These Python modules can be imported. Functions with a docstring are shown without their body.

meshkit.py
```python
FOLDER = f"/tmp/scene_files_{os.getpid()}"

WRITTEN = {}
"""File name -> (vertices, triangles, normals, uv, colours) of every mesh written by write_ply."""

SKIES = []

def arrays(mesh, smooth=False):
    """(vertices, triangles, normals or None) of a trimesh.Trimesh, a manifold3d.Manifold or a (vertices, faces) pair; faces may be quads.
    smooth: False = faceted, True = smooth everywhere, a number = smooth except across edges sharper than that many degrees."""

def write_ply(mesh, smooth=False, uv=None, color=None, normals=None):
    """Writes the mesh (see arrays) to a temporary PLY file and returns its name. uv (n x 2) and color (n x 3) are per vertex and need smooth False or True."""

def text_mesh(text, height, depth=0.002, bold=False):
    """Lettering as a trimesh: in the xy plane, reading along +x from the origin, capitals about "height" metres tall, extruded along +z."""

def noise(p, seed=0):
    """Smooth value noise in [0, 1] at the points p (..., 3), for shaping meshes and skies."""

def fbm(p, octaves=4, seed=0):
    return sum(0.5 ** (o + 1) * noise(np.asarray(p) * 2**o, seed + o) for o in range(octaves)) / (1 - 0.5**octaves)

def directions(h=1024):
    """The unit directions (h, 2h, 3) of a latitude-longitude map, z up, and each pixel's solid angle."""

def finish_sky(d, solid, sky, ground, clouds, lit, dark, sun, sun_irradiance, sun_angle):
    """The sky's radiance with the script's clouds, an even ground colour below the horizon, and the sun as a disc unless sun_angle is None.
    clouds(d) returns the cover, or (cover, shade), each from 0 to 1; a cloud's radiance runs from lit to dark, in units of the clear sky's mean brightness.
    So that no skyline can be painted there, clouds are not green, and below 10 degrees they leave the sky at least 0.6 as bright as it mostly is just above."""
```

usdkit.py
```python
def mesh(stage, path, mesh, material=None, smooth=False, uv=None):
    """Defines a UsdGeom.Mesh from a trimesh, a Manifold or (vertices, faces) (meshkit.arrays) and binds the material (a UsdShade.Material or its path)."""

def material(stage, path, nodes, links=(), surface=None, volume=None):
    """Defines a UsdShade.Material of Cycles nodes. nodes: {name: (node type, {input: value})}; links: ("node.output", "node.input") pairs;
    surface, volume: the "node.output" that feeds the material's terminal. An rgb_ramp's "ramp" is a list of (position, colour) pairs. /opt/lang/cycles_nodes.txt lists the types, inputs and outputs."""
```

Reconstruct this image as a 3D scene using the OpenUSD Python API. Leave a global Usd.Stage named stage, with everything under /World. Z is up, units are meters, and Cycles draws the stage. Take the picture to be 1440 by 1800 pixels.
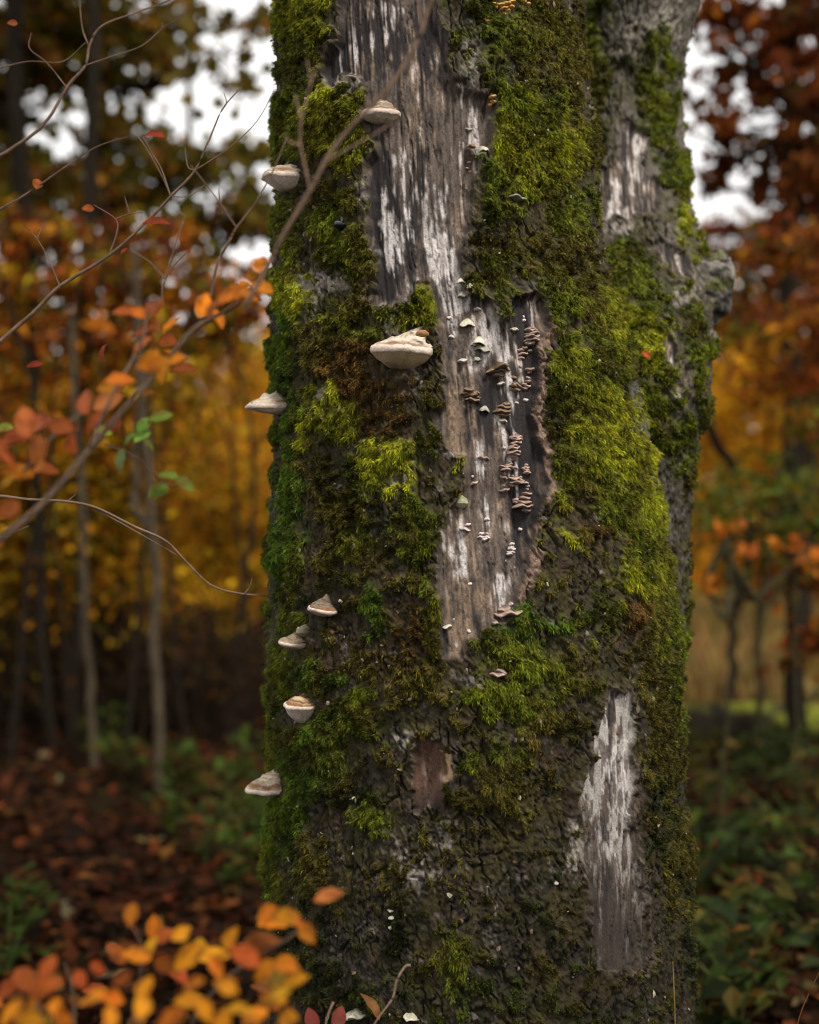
import math
import numpy as np
from pxr import Usd, UsdGeom, UsdLux, UsdShade, Gf, Sdf, Vt
from scipy.spatial import cKDTree
import usdkit
from meshkit import noise, fbm

stage = Usd.Stage.CreateInMemory()
UsdGeom.SetStageUpAxis(stage, 'Z')
UsdGeom.SetStageMetersPerUnit(stage, 1.0)
UsdGeom.Xform.Define(stage, '/World')
UsdGeom.Scope.Define(stage, '/World/Looks')

# ------------------------------------------------------------------ camera, sky, light
F = 2700.0                      # focal length in photo pixels (the photo is 1440 wide)
CAM_Z = 1.35
cam = UsdGeom.Camera.Define(stage, '/World/camera')
cam.AddTranslateOp().Set(Gf.Vec3d(0, 0, CAM_Z))
cam.AddRotateXOp().Set(90.0)
cam.CreateFocalLengthAttr(50.0)
cam.CreateHorizontalApertureAttr(50.0 * 1440 / F)
cam.CreateVerticalApertureAttr(50.0 * 1800 / F)
cam.CreateFStopAttr(1.75)
cam.CreateFocusDistanceAttr(2.66)
cam.CreateExposureAttr(1.42)

SUN_EL, SUN_AZ = math.radians(52), math.radians(143)     # towards the sun: x = sin(az), y = cos(az)
sky = UsdLux.DomeLight.Define(stage, '/World/sky')
sky.GetPrim().SetCustomDataByKey('kind', 'structure')
skym = usdkit.material(stage, '/World/Looks/sky', {
    'sky': ('sky_texture', {'sky_type': 'single_scattering', 'sun_disc': False, 'sun_elevation': SUN_EL, 'sun_rotation': SUN_AZ,
                            'aerosol_density': 2.0}),
    'tc': ('texture_coordinate', {}),
    'n': ('noise_texture', {'scale': 2.2, 'detail': 4.0, 'roughness': 0.5}),
    'r': ('rgb_ramp', {'ramp': [(0.25, (9.6, 9.3, 9.0)), (0.75, (12.2, 12.0, 11.6))]}),
    'm': ('mix_color', {'fac': 0.9}),
    'bg': ('background_shader', {'strength': 0.05}),
}, [('tc.generated', 'n.vector'), ('n.fac', 'r.fac'), ('sky.color', 'm.a'), ('r.color', 'm.b'), ('m.result', 'bg.color')], surface='bg.background')
UsdShade.MaterialBindingAPI.Apply(sky.GetPrim()).Bind(skym)

sun = UsdLux.DistantLight.Define(stage, '/World/sun')
sun.CreateNormalizeAttr(True)
sun.CreateIntensityAttr(0.4)
sun.CreateAngleAttr(15.0)
sun.CreateColorAttr(Gf.Vec3f(1.0, 0.93, 0.83))
_d = Gf.Vec3d(math.sin(SUN_AZ) * math.cos(SUN_EL), math.cos(SUN_AZ) * math.cos(SUN_EL), math.sin(SUN_EL))
_rot = Gf.Rotation(Gf.Vec3d(0, 0, 1), _d)
sun.AddOrientOp(UsdGeom.XformOp.PrecisionDouble).Set(Gf.Quatd(_rot.GetQuat()))

# ------------------------------------------------------------------ helpers
RNG = np.random.default_rng(7)
TAKEN = {}


def numbered(parent, name):
    k = TAKEN.get((parent, name), 0)
    TAKEN[(parent, name)] = k + 1
    return f'{parent}/{name}' + (f'_{k:03d}' if k else '')


def setdata(prim, label=None, cat=None, group=None, kind=None):
    for k, v in (('label', label), ('category', cat), ('group', group), ('kind', kind)):
        if v:
            prim.SetCustomDataByKey(k, v)
    return prim


def at(px, py, d):
    """A point at depth d (metres in front of the camera) seen at the given photo pixel."""
    return np.array([(px - 720) / F * d, d, CAM_Z - (py - 900) / F * d])


def thing(name, label, cat, loc=(0, 0, 0), group=None, kind=None):
    x = UsdGeom.Xform.Define(stage, numbered('/World', name))
    if any(loc):
        x.AddTranslateOp().Set(Gf.Vec3d(*map(float, loc)))
    return setdata(x.GetPrim(), label, cat, group, kind)


def obj(name, vf, mat, parent=None, smooth=False, col=None, normals=None, **data):
    root = str(parent.GetPath()) if parent else '/World'
    path = numbered(root, name)
    m = usdkit.mesh(stage, path, vf, None if mat is None else LOOK[mat], smooth)
    if col is not None:
        UsdGeom.PrimvarsAPI(m).CreatePrimvar('col', Sdf.ValueTypeNames.Color3fArray, 'vertex').Set(Vt.Vec3fArray.FromNumpy(np.asarray(col, np.float32)))
    if normals is not None:
        m.CreateNormalsAttr(Vt.Vec3fArray.FromNumpy(np.asarray(normals, np.float32)))
        m.SetNormalsInterpolation('vertex')
    return setdata(m.GetPrim(), **data)


def sstep(a, b, x):
    t = np.clip((x - a) / (b - a), 0, 1)
    return t * t * (3 - 2 * t)


def unit(v):
    return v / np.maximum(np.linalg.norm(v, axis=-1, keepdims=True), 1e-9)


def sd_poly(x, y, poly):
    """Signed distance to a polygon, positive inside."""
    p = np.asarray(poly, float)
    best, inside = np.full(x.shape, 1e18), np.zeros(x.shape, bool)
    for (x0, y0), (x1, y1) in zip(p, np.roll(p, -1, 0)):
        ex, ey = x1 - x0, y1 - y0
        t = np.clip(((x - x0) * ex + (y - y0) * ey) / max(ex * ex + ey * ey, 1e-9), 0, 1)
        best = np.minimum(best, (x - x0 - t * ex) ** 2 + (y - y0 - t * ey) ** 2)
        if y0 != y1:
            inside ^= ((y0 > y) != (y1 > y)) & (x < x0 + (y - y0) * ex / (y1 - y0))
    d = np.sqrt(best)
    return np.where(inside, d, -d)


def smooth_line(pts, n):
    """Catmull-Rom through pts (k, m), n points."""
    p = np.asarray(pts, float)
    if len(p) < 3:
        t = np.linspace(0, 1, n)[:, None]
        return p[0] * (1 - t) + p[-1] * t
    q = np.vstack([2 * p[0] - p[1], p, 2 * p[-1] - p[-2]])
    u = np.linspace(0, len(p) - 1 - 1e-9, n)
    i = u.astype(int)
    t = (u - i)[:, None]
    a, b, c, d = q[i], q[i + 1], q[i + 2], q[i + 3]
    return 0.5 * (2 * b + (c - a) * t + (2 * a - 5 * b + 4 * c - d) * t ** 2 + (3 * b - a - 3 * c + d) * t ** 3)


def tube(pts, radii, sides=6, wob=0.0, seed=0):
    p = np.asarray(pts, float)
    n = len(p)
    r = np.interp(np.linspace(0, 1, n), np.linspace(0, 1, len(np.atleast_1d(radii))), np.atleast_1d(radii))
    t = unit(np.gradient(p, axis=0))
    a = unit(np.cross(t, np.where(np.abs(t[:, 2:]) < 0.9, [0, 0, 1.0], [1.0, 0, 0])))
    b = np.cross(t, a)
    ang = np.arange(sides) * 2 * np.pi / sides
    rr = r[:, None] * np.ones(sides)
    if wob:
        rr = rr * (1 + wob * (np.random.default_rng(seed).random((n, sides)) - 0.5))
    v = p[:, None] + rr[..., None] * (np.cos(ang)[None, :, None] * a[:, None] + np.sin(ang)[None, :, None] * b[:, None])
    i, j = np.meshgrid(np.arange(n - 1), np.arange(sides), indexing='ij')
    q = np.stack([i * sides + j, i * sides + (j + 1) % sides, (i + 1) * sides + (j + 1) % sides, (i + 1) * sides + j], -1).reshape(-1, 4)
    f = np.vstack([q[:, [0, 2, 1]], q[:, [0, 3, 2]]])
    v = v.reshape(-1, 3)
    k = len(v)
    v = np.vstack([v, p[:1], p[-1:]])
    jj = np.arange(sides)
    f = np.vstack([f, np.stack([np.full(sides, k), jj, (jj + 1) % sides], 1),
                   np.stack([np.full(sides, k + 1), (n - 1) * sides + (jj + 1) % sides, (n - 1) * sides + jj], 1)])
    return v, f


def join(parts):
    vs, fs, n = [], [], 0
    for v, f in parts:
        vs.append(v)
        fs.append(np.asarray(f) + n)
        n += len(v)
    return np.vstack(vs), np.vstack(fs)


# ------------------------------------------------------------------ materials
LOOK = {}


def mat(name, nodes, links, surface='p.BSDF', volume=None):
    LOOK[name] = usdkit.material(stage, '/World/Looks/' + name, nodes, links, surface=surface, volume=volume)


def tinted(name, rough=0.8, spec=0.3, scale=400.0, amount=0.35, bump=0.0, bump_scale=600.0, stretch=(1, 1, 1), translucent=0.0):
    """Base colour from the mesh's own colour attribute, broken up by fine noise."""
    nodes = {'a': ('attribute', {'attribute': 'col'}), 'g': ('geometry', {}), 'mp': ('mapping', {'mapping_type': 'point', 'scale': stretch}),
             'n': ('noise_texture', {'scale': scale, 'detail': 3.0, 'roughness': 0.6}),
             'r': ('rgb_ramp', {'ramp': [(0.3, (1 - amount,) * 3), (0.7, (1 + amount,) * 3)]}),
             'm': ('mix_color', {'blend_type': 'multiply', 'fac': 1.0, 'use_clamp_result': False}),
             'p': ('principled_bsdf', {'roughness': rough, 'specular_ior_level': spec})}
    links = [('g.position', 'mp.vector'), ('mp.vector', 'n.vector'), ('n.fac', 'r.fac'), ('a.color', 'm.a'), ('r.color', 'm.b'), ('m.result', 'p.base_color')]
    if bump:
        nodes['n2'] = ('noise_texture', {'scale': bump_scale, 'detail': 4.0, 'roughness': 0.65})
        nodes['b'] = ('bump', {'strength': 1.0, 'distance': bump})
        links += [('mp.vector', 'n2.vector'), ('n2.fac', 'b.height'), ('b.normal', 'p.normal')]
    surface = 'p.BSDF'
    if translucent:
        nodes['t'] = ('translucent_bsdf', {})
        nodes['mx'] = ('mix_closure', {'fac': translucent})
        links += [('m.result', 't.color'), ('p.BSDF', 'mx.closure1'), ('t.BSDF', 'mx.closure2')]
        surface = 'mx.closure'
    mat(name, nodes, links, surface)


tinted('trunk_surface', rough=0.85, spec=0.18, scale=260.0, amount=0.35, bump=0.0016, bump_scale=420.0)
tinted('moss_strand', rough=0.75, spec=0.2, scale=90.0, amount=0.3, translucent=0.25)
tinted('fungus_skin', rough=0.85, spec=0.12, scale=260.0, amount=0.28, bump=0.0006, bump_scale=500.0)
tinted('leaf_blade', rough=0.65, spec=0.12, scale=60.0, amount=0.2, translucent=0.42)
tinted('litter_leaf', rough=0.85, spec=0.05, scale=60.0, amount=0.25, translucent=0.1)
tinted('bark_plain', rough=0.9, spec=0.08, scale=40.0, amount=0.35, bump=0.003, bump_scale=60.0)

# ------------------------------------------------------------------ ground
gx = np.concatenate([-np.geomspace(120, 14, 16), np.linspace(-13, 13, 120), np.geomspace(14, 120, 16)])
gy = np.concatenate([-np.geomspace(120, 6, 14), np.linspace(-5, 24, 140), np.geomspace(25, 160, 16)])


def ground_z(x, y):
    p = np.stack([np.asarray(x, float) * .45, np.asarray(y, float) * .45, 0 * np.asarray(x, float)], -1)
    flat = sstep(150, 20, np.hypot(x, y))
    return ((fbm(p, 3, 3) - .5) * .22 + .05 * sstep(0, 6, -np.asarray(x) - .5 * (np.asarray(y) - 4)) + (fbm(p * 7, 2, 5) - .5) * .05) * flat - .02


GX, GY = np.meshgrid(gx, gy)
GV = np.stack([GX, GY, ground_z(GX, GY)], -1)
ni, nj = GX.shape
gi, gj = np.meshgrid(np.arange(ni - 1), np.arange(nj - 1), indexing='ij')
gq = np.stack([gi * nj + gj, gi * nj + gj + 1, (gi + 1) * nj + gj + 1, (gi + 1) * nj + gj], -1).reshape(-1, 4)
mat('forest_floor', {
    'g': ('geometry', {}),
    'n1': ('noise_texture', {'scale': 1.1, 'detail': 4.0}), 'n2': ('noise_texture', {'scale': 26.0, 'detail': 4.0, 'roughness': 0.7}),
    'r1': ('rgb_ramp', {'ramp': [(0.3, (.007, .004, .002)), (0.5, (.016, .008, .003)), (0.7, (.010, .010, .003))]}),
    'r2': ('rgb_ramp', {'ramp': [(0.3, (.35, .35, .35)), (0.7, (1.6, 1.5, 1.4))]}),
    'm': ('mix_color', {'blend_type': 'multiply', 'fac': 1.0, 'use_clamp_result': False}),
    'b': ('bump', {'strength': 1.0, 'distance': 0.03}),
    'p': ('principled_bsdf', {'roughness': 0.95, 'specular_ior_level': 0.05})},
    [('g.position', 'n1.vector'), ('g.position', 'n2.vector'), ('n1.fac', 'r1.fac'), ('n2.fac', 'r2.fac'), ('r1.color', 'm.a'), ('r2.color', 'm.b'), ('m.result', 'p.base_color'), ('n2.fac', 'b.height'), ('b.normal', 'p.normal')])
obj('ground', (GV.reshape(-1, 3), gq), 'forest_floor', smooth=True, kind='structure', label='dark forest floor under fallen leaves')

# ------------------------------------------------------------------ leaves
GOLD, AMBER, ORANGE, COPPER, RUSTY, OLIVEL, GREENL, BROWNL = (.56, .31, .012), (.44, .185, .009), (.34, .10, .007), (.24, .065, .010), (.13, .032, .007), (.15, .115, .010), (.085, .13, .016), (.075, .04, .012)


def palette(r, n, mix):
    c = np.array([m[0] for m in mix])
    w = np.array([m[1] for m in mix], float)
    k = r.choice(len(c), n, p=w / w.sum())
    return c[k] * (.65 + .7 * r.random((n, 1))) * (1 + .1 * r.normal(size=(n, 3)))


def leaf_cards(centers, size, r, colors, flatness=.5, droop=.3, wide=.62):
    """One folded leaf of four triangles at each centre: base, two side points, tip, with the midrib pressed in."""
    n = len(centers)
    nor = unit(r.normal(0, 1, (n, 3)) * (1 - flatness) + np.array([0, 0, flatness]))
    ax = unit(np.cross(nor, r.normal(0, 1, (n, 3))) + np.array([0, 0, -droop]))
    sd_ = unit(np.cross(ax, nor))
    nor = np.cross(sd_, ax)
    L = size * (.6 + .8 * r.random((n, 1)))
    W = L * wide * .5
    base, tip = centers - ax * L * .5, centers + ax * L * .5 - nor * L * .12
    mid = centers - nor * L * .04
    a, b = centers + sd_ * W + nor * L * .07 - ax * L * .06, centers - sd_ * W + nor * L * .07 - ax * L * .06
    v = np.stack([base, a, tip, b, mid], 1).reshape(-1, 3)
    o = np.arange(n)[:, None] * 5
    f = np.concatenate([o + [0, 4, 1], o + [1, 4, 2], o + [2, 4, 3], o + [3, 4, 0]], 1).reshape(-1, 3)
    return v, f, np.repeat(colors.clip(.002, .9), 5, 0)


def blob_points(r, blobs, per_twig=14, twig=.22):
    """Leaf centres gathered on twigs that are spread through ellipsoids (centre, radii, count): gaps stay between the sprays."""
    out = []
    for c, rad, n, *tw in blobs:
        twig_ = tw[0] if tw else twig
        k = max(1, n // per_twig)
        d = unit(r.normal(0, 1, (k, 3))) * (r.random((k, 1)) ** .45)
        cen = np.array(c) + d * np.array(rad)
        dirs = unit(r.normal(0, 1, (k, 3)) * [1, 1, .35])
        t = r.uniform(-1, 1, (k, per_twig, 1))
        p = cen[:, None] + dirs[:, None] * t * twig_ * 1.6 + r.normal(0, twig_ * .33, (k, per_twig, 3))
        out.append(p.reshape(-1, 3))
    return np.vstack(out)


BARKS = {'dark': (.014, .0105, .007), 'grey': (.058, .044, .028), 'olive': (.036, .030, .014)}


def woody(paths, bark, r):
    """Trunk or limbs: list of (points, radii)."""
    v, f = join([tube(smooth_line(p, max(6, 3 * len(p))), rr, 8, .12, int(r.integers(1e6))) for p, rr in paths])
    c = np.array(BARKS[bark]) * (.6 + .8 * fbm(v * 9, 3, 4))[:, None]
    return v, f, c


def limbs(r, trunk, blobs, radius):
    """Limbs from the trunk's line into each blob of the crown."""
    t = np.asarray(trunk, float)
    res = []
    for c, rad, n, *_tw in blobs:
        c = np.array(c, float)
        for _ in range(2):
            s = smooth_line(t, 24)
            ok = s[s[:, 2] < c[2] + .2]
            k = ok[np.argmin(np.linalg.norm(ok - c, axis=1))] if len(ok) else s[-1]
            e = c + r.normal(0, .5, 3) * np.array(rad)
            m = (k + e) / 2 + np.array([0, 0, -.1]) + r.normal(0, .06, 3)
            res.append(([k, m, e], [radius * .5, radius * .16]))
    return res


def wiggle(pts, r, amount):
    """A grown line: the given one with small bends between its points."""
    p = smooth_line(pts, 4 * len(pts))
    off = np.cumsum(r.normal(0, amount * .45, p.shape), 0) * [1, 1, 0]
    off = off - np.linspace(0, 1, len(p))[:, None] * off[-1] - 0 * off[0]
    return p + off


def tree(name, label, cat, seed, trunks, blobs, size, mix, bark='dark', group=None, twig=.22, flat=.5, wide=.62, limb=.035, per=14):
    r = np.random.default_rng(seed)
    t = thing(name, label, cat, group=group)
    for pts, rad in trunks:
        pts = wiggle(pts, r, max(rad) * .9)
        v, f, c = woody([(pts, rad)], bark, r)
        obj('trunk', (v, f), 'bark_plain', t, smooth=True, col=c)
    for lv in limbs(r, trunks[0][0], blobs, limb):
        v, f, c = woody([lv], bark, r)
        obj('limb', (v, f), 'bark_plain', t, smooth=True, col=c)
    if blobs:
        p = blob_points(r, blobs, per, twig)
        hue = np.repeat(palette(r, len(p) // per, mix), per, 0)
        hue = hue * (.7 + .6 * r.random((len(p), 1))) * (.55 + .9 * noise(p * 1.6, seed))[:, None]
        own = r.random(len(p)) < .25
        hue[own] = palette(r, int(own.sum()), mix)
        keep = p[:, 2] > .05
        p, hue = p[keep], hue[keep]
        v, f, c = leaf_cards(p, size, r, hue, flat, wide=wide)
        obj('crown', (v, f), 'leaf_blade', t, col=c)
    return t


def col_at(px, d, py_top, lean=0.0, bend=0.0, py_mid=None):
    """Trunk line from the ground up to a photo height, at depth d."""
    x0 = (px - 720) / F * d
    zt = CAM_Z - (py_top - 900) / F * d
    z0 = float(ground_z(x0, d)) - .1
    return [np.array([x0 - lean * 0, d, z0]), np.array([x0 + bend * .6, d, z0 + (zt - z0) * .3]), np.array([x0 + bend, d, z0 + (zt - z0) * .62]), np.array([x0 + lean, d, zt])]


def B(px, py, d, rx, ry, rz, n, *tw):
    return (at(px, py, d), (rx, ry, rz), n) + tw


def high(x, y, z, rad, n):
    """An unseen crown above the view, added to shade what lies below."""
    return np.array([x, y, z]), (rad, rad, rad * .5), n, .5


# left: dark maples at the top, coppery beeches, golden thicket, thin saplings
MAPLE = [((.115, .078, .007), 5), ((.075, .064, .006), 4), ((.12, .05, .008), 2), ((.30, .14, .010), .7)]


def BM(px, py, rx, ry, rz, n, tw, k=1.32):
    return at(px, py, 8.2 * k), (rx * k, ry * k, rz * k), n, tw * k


tree('maple_tree', 'dark maple with lobed olive leaves against the white sky, upper left', 'tree', 11, [(col_at(180, 10.8, -900, -.15, .04), [.105, .085, .06])],
     [BM(60, 20, .42, .5, .22, 600, .12), BM(190, 20, .4, .5, .2, 520, .12), BM(40, 110, .25, .5, .14, 300, .1), BM(130, 120, .3, .4, .16, 420, .1), BM(240, 110, .22, .4, .14, 240, .1), BM(60, 290, .35, .5, .12, 380, .1), BM(215, 230, .28, .5, .12, 240, .1), BM(150, 345, .5, .5, .12, 640, .12), BM(300, 20, .2, .4, .10, 66, .1), BM(280, 300, .3, .5, .12, 300, .1), BM(400, 300, .3, .4, .10, 200, .1), BM(340, 400, .4, .4, .08, 260, .1), BM(450, 370, .2, .4, .14, 200, .1), BM(20, 380, .3, .5, .12, 340, .1), BM(330, 140, .14, .3, .08, 39, .08), BM(400, 110, .14, .3, .14, 33, .1), BM(440, 45, .2, .3, .08, 45, .1), BM(450, 270, .12, .3, .06, 80, .08),
      high(-1.6, 10.2, 6.6, 1.5, 700), high(-2.6, 9.6, 7.6, 1.8, 700), high(-.6, 9.8, 7.2, 1.6, 500)],
     .095, MAPLE, 'dark', flat=.3, wide=.95, limb=.05, per=6)
mt = thing('maple_branch', 'hanging maple twigs with single lobed dark leaves before the white sky', 'branch')
r = np.random.default_rng(77)
for pts in [[(345, -60, 6.6), (343, 60, 6.6), (335, 110, 6.6), (330, 230, 6.6)], [(470, -50, 6.6), (440, 60, 6.6), (400, 100, 6.6)], [(335, 110, 6.6), (375, 90, 6.6), (440, 150, 6.6)]]:
    v, f = tube(smooth_line([at(*p) for p in pts], 16), [.006, .003], 5)
    obj('twig', (v, f), 'bark_plain', mt, smooth=True, col=np.tile(BARKS['dark'], (len(v), 1)))
LOBE = [(0, -.5), (.12, -.28), (.42, -.34), (.30, -.12), (.52, .06), (.24, .12), (.28, .34), (.10, .28), (0, .56), (-.10, .28), (-.28, .34), (-.24, .12), (-.52, .06), (-.30, -.12), (-.42, -.34), (-.12, -.28)]
for px, py, sz_ in [(385, 60, 38), (372, 115, 36), (402, 28, 34), (430, 100, 40), (432, 142, 44), (448, 40, 34), (412, 150, 26), (360, 20, 40), (330, 40, 36), (310, 90, 34), (345, 85, 30), (320, 130, 36), (460, 20, 36), (475, 60, 28), (300, 30, 38), (290, 70, 40), (330, 175, 30), (350, 200, 26), (300, 140, 34), (470, 120, 24), (455, 160, 24), (385, 180, 26), (415, 200, 28)]:
    p = at(px, py, 6.6 + r.normal(0, .15))
    L = sz_ / F * 6.6 * 1.1
    nn = unit(np.array([r.normal(0, .5), -1, r.normal(0, .5)]))
    xx = unit(np.cross(nn, [r.normal(0, .5), 0, 1.0]))
    yy = -np.cross(nn, xx) * (1 if r.random() < .7 else -1)
    lo = np.array([(0, 0)] + LOBE) * L
    v = p + lo[:, :1] * xx + lo[:, 1:] * yy + nn * (np.abs(lo[:, :1]) * .25)
    obj('leaf', (v, np.array([[0, 1 + k, 1 + (k + 1) % 16] for k in range(16)])), 'leaf_blade', mt, col=np.tile(np.array([.075, .052, .006]) * r.uniform(.6, 1.5), (17, 1)))
tree('maple_tree', 'slim dark maple trunk at the far left edge of the wood', 'tree', 12, [(col_at(48, 9.9, -900, .1, -.03), [.07, .055, .04])],
     [BM(-10, 180, .15, .4, .2, 220, .1), BM(-160, 200, .5, .5, .6, 840, .2), BM(-90, -60, .6, .5, .3, 440, .2), high(-2.8, 8.6, 6.2, 1.3, 600)], .125, MAPLE, 'dark', wide=.95, limb=.03, per=6)
tree('beech_tree', 'copper brown beech behind the thin leafless twigs on the left', 'tree', 13, [(col_at(120, 8.9, -700, .1, .1), [.05, .04, .03])],
     [B(50, 420, 8.9, .5, .5, .10, 420, .12), B(220, 420, 8.8, .45, .5, .10, 360, .12), B(60, 500, 8.7, .5, .5, .14, 560, .14), B(240, 500, 8.8, .5, .5, .14, 560, .14), B(400, 520, 8.8, .32, .5, .14, 360, .12), B(140, 590, 8.6, .6, .5, .12, 460, .14), B(350, 590, 8.8, .35, .5, .10, 240, .12), B(330, 455, 9, .25, .4, .08, 120, .1), B(-150, 480, 8.7, .7, .7, .5, 800), high(-2.4, 9.5, 6.2, 2, 900)],
     .08, [(RUSTY, 3), (COPPER, 3), (BROWNL, 2), (AMBER, 3), (ORANGE, 1.5), (GOLD, 1), (OLIVEL, 3)], 'dark', limb=.025)
for k, (px, py, d, w, lab, mx) in enumerate([
        (420, 800, 11.5, 1.0, 'golden yellow beech thicket just left of the old trunk', [(GOLD, 7), (AMBER, 4), (ORANGE, 1.5), (OLIVEL, 1)]),
        (190, 800, 9.2, .8, 'yellow and olive thicket behind the three thin saplings', [(GOLD, 6), (AMBER, 4), (OLIVEL, 3), (COPPER, 1.5)]),
        (-40, 790, 9.0, .9, 'orange and brown thicket at the far left edge', [(AMBER, 4), (ORANGE, 3), (OLIVEL, 3), (RUSTY, 2), (GOLD, 1.5)]),
        (350, 920, 10.5, .8, 'low amber thicket above the dark hollow, left of the trunk', [(GOLD, 5), (AMBER, 5), (OLIVEL, 3), (COPPER, 2)]),
        (80, 930, 9.4, .8, 'low olive and ochre thicket behind the saplings', [(OLIVEL, 5), (GOLD, 3), (BROWNL, 2)]),
        (1330, 690, 13.5, 1.1, 'golden yellow thicket to the right of the rear stem', [(GOLD, 8), (AMBER, 4), (ORANGE, 1.5)]),
        (1560, 720, 13.0, 1.2, 'amber thicket beyond the forked sapling, right edge', [(AMBER, 5), (GOLD, 4), (COPPER, 2)])]):
    low = py > 880
    tree('beech_thicket', lab, 'thicket', 30 + k, [(col_at(px, d, py - 120, .1, .1), [.03, .025, .012]), (col_at(px + 45, d + .3, py - 90, -.1, -.1), [.025, .02, .01])],
         [B(px, py, d, .75 * w, .7, .35, 1609), B(px - 90, py + 60, d + .3, .55 * w, .6, .35, 1265), B(px + 90, py - 50, d - .2, .55 * w, .6, .4, 1265), B(px + 30, py - 120, d + .2, .5 * w, .6, .2, 598 if not low else 60), B(px - 20, py + 130, d, .6 * w, .6, .42, 965), B(px + 10, py - 170, d + .3, .55 * w, .6, .2, 260), B(px + 60, py + 230, d + .2, .6 * w, .6, .34, 420)],
         .058, mx, 'dark', limb=.018)
for lab, px, d, top, bend, rad, br, blobs in [
        ('dark sapling with a slight lean, leftmost of the thin stems on the left', 97, 8.6, 360, -.10, [.032, .03, .026], 'dark', []),
        ('pale grey thin sapling between the dark stem and the forked one', 172, 7.9, 560, -.09, [.022, .02, .015], 'grey', []),
        ('pale grey sapling standing nearest the old trunk on its left', 291, 7.4, 440, -.10, [.026, .023, .018], 'grey', [])]:
    tree('sapling', lab, 'sapling', px, [(col_at(px, d, top, bend * 1.5, bend), rad)] + ([([at(268, 930, 7.4), at(245, 900, 7.4), at(232, 840, 7.42), at(236, 740, 7.45), at(250, 640, 7.5)], [.022, .02, .012])] if px == 291 else []), blobs, .09, [(GOLD, 1)], br)

for k, (px, d, top, rad) in enumerate([(134, 8.1, 300, .012), (222, 8.3, 260, .015), (330, 8.4, 380, .013), (405, 8.6, 420, .016), (446, 9.0, 360, .013), (20, 8.2, 330, .02)]):
    tree('sapling', ['hair-thin dark sapling between the two leaning stems on the left', 'thin dark sapling left of the sapling nearest the trunk', 'thin dark sapling right of the sapling nearest the trunk', 'dark bending sapling in the gold, a step left of the old trunk', 'far thin sapling closest to the trunk left edge', 'dark sapling at the left edge behind the orange branch'][k],
         'sapling', 140 + k, [(col_at(px, d, top, .2 * (-1) ** k, -.12 * (-1) ** k), [rad, rad * .8, rad * .4]), ([at(px + 4, 800, d), at(px + 40 * (-1) ** k, 660, d), at(px + 90 * (-1) ** k, 560, d)], [rad * .5, rad * .2])], [], .09, [(GOLD, 1)], 'dark')

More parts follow.
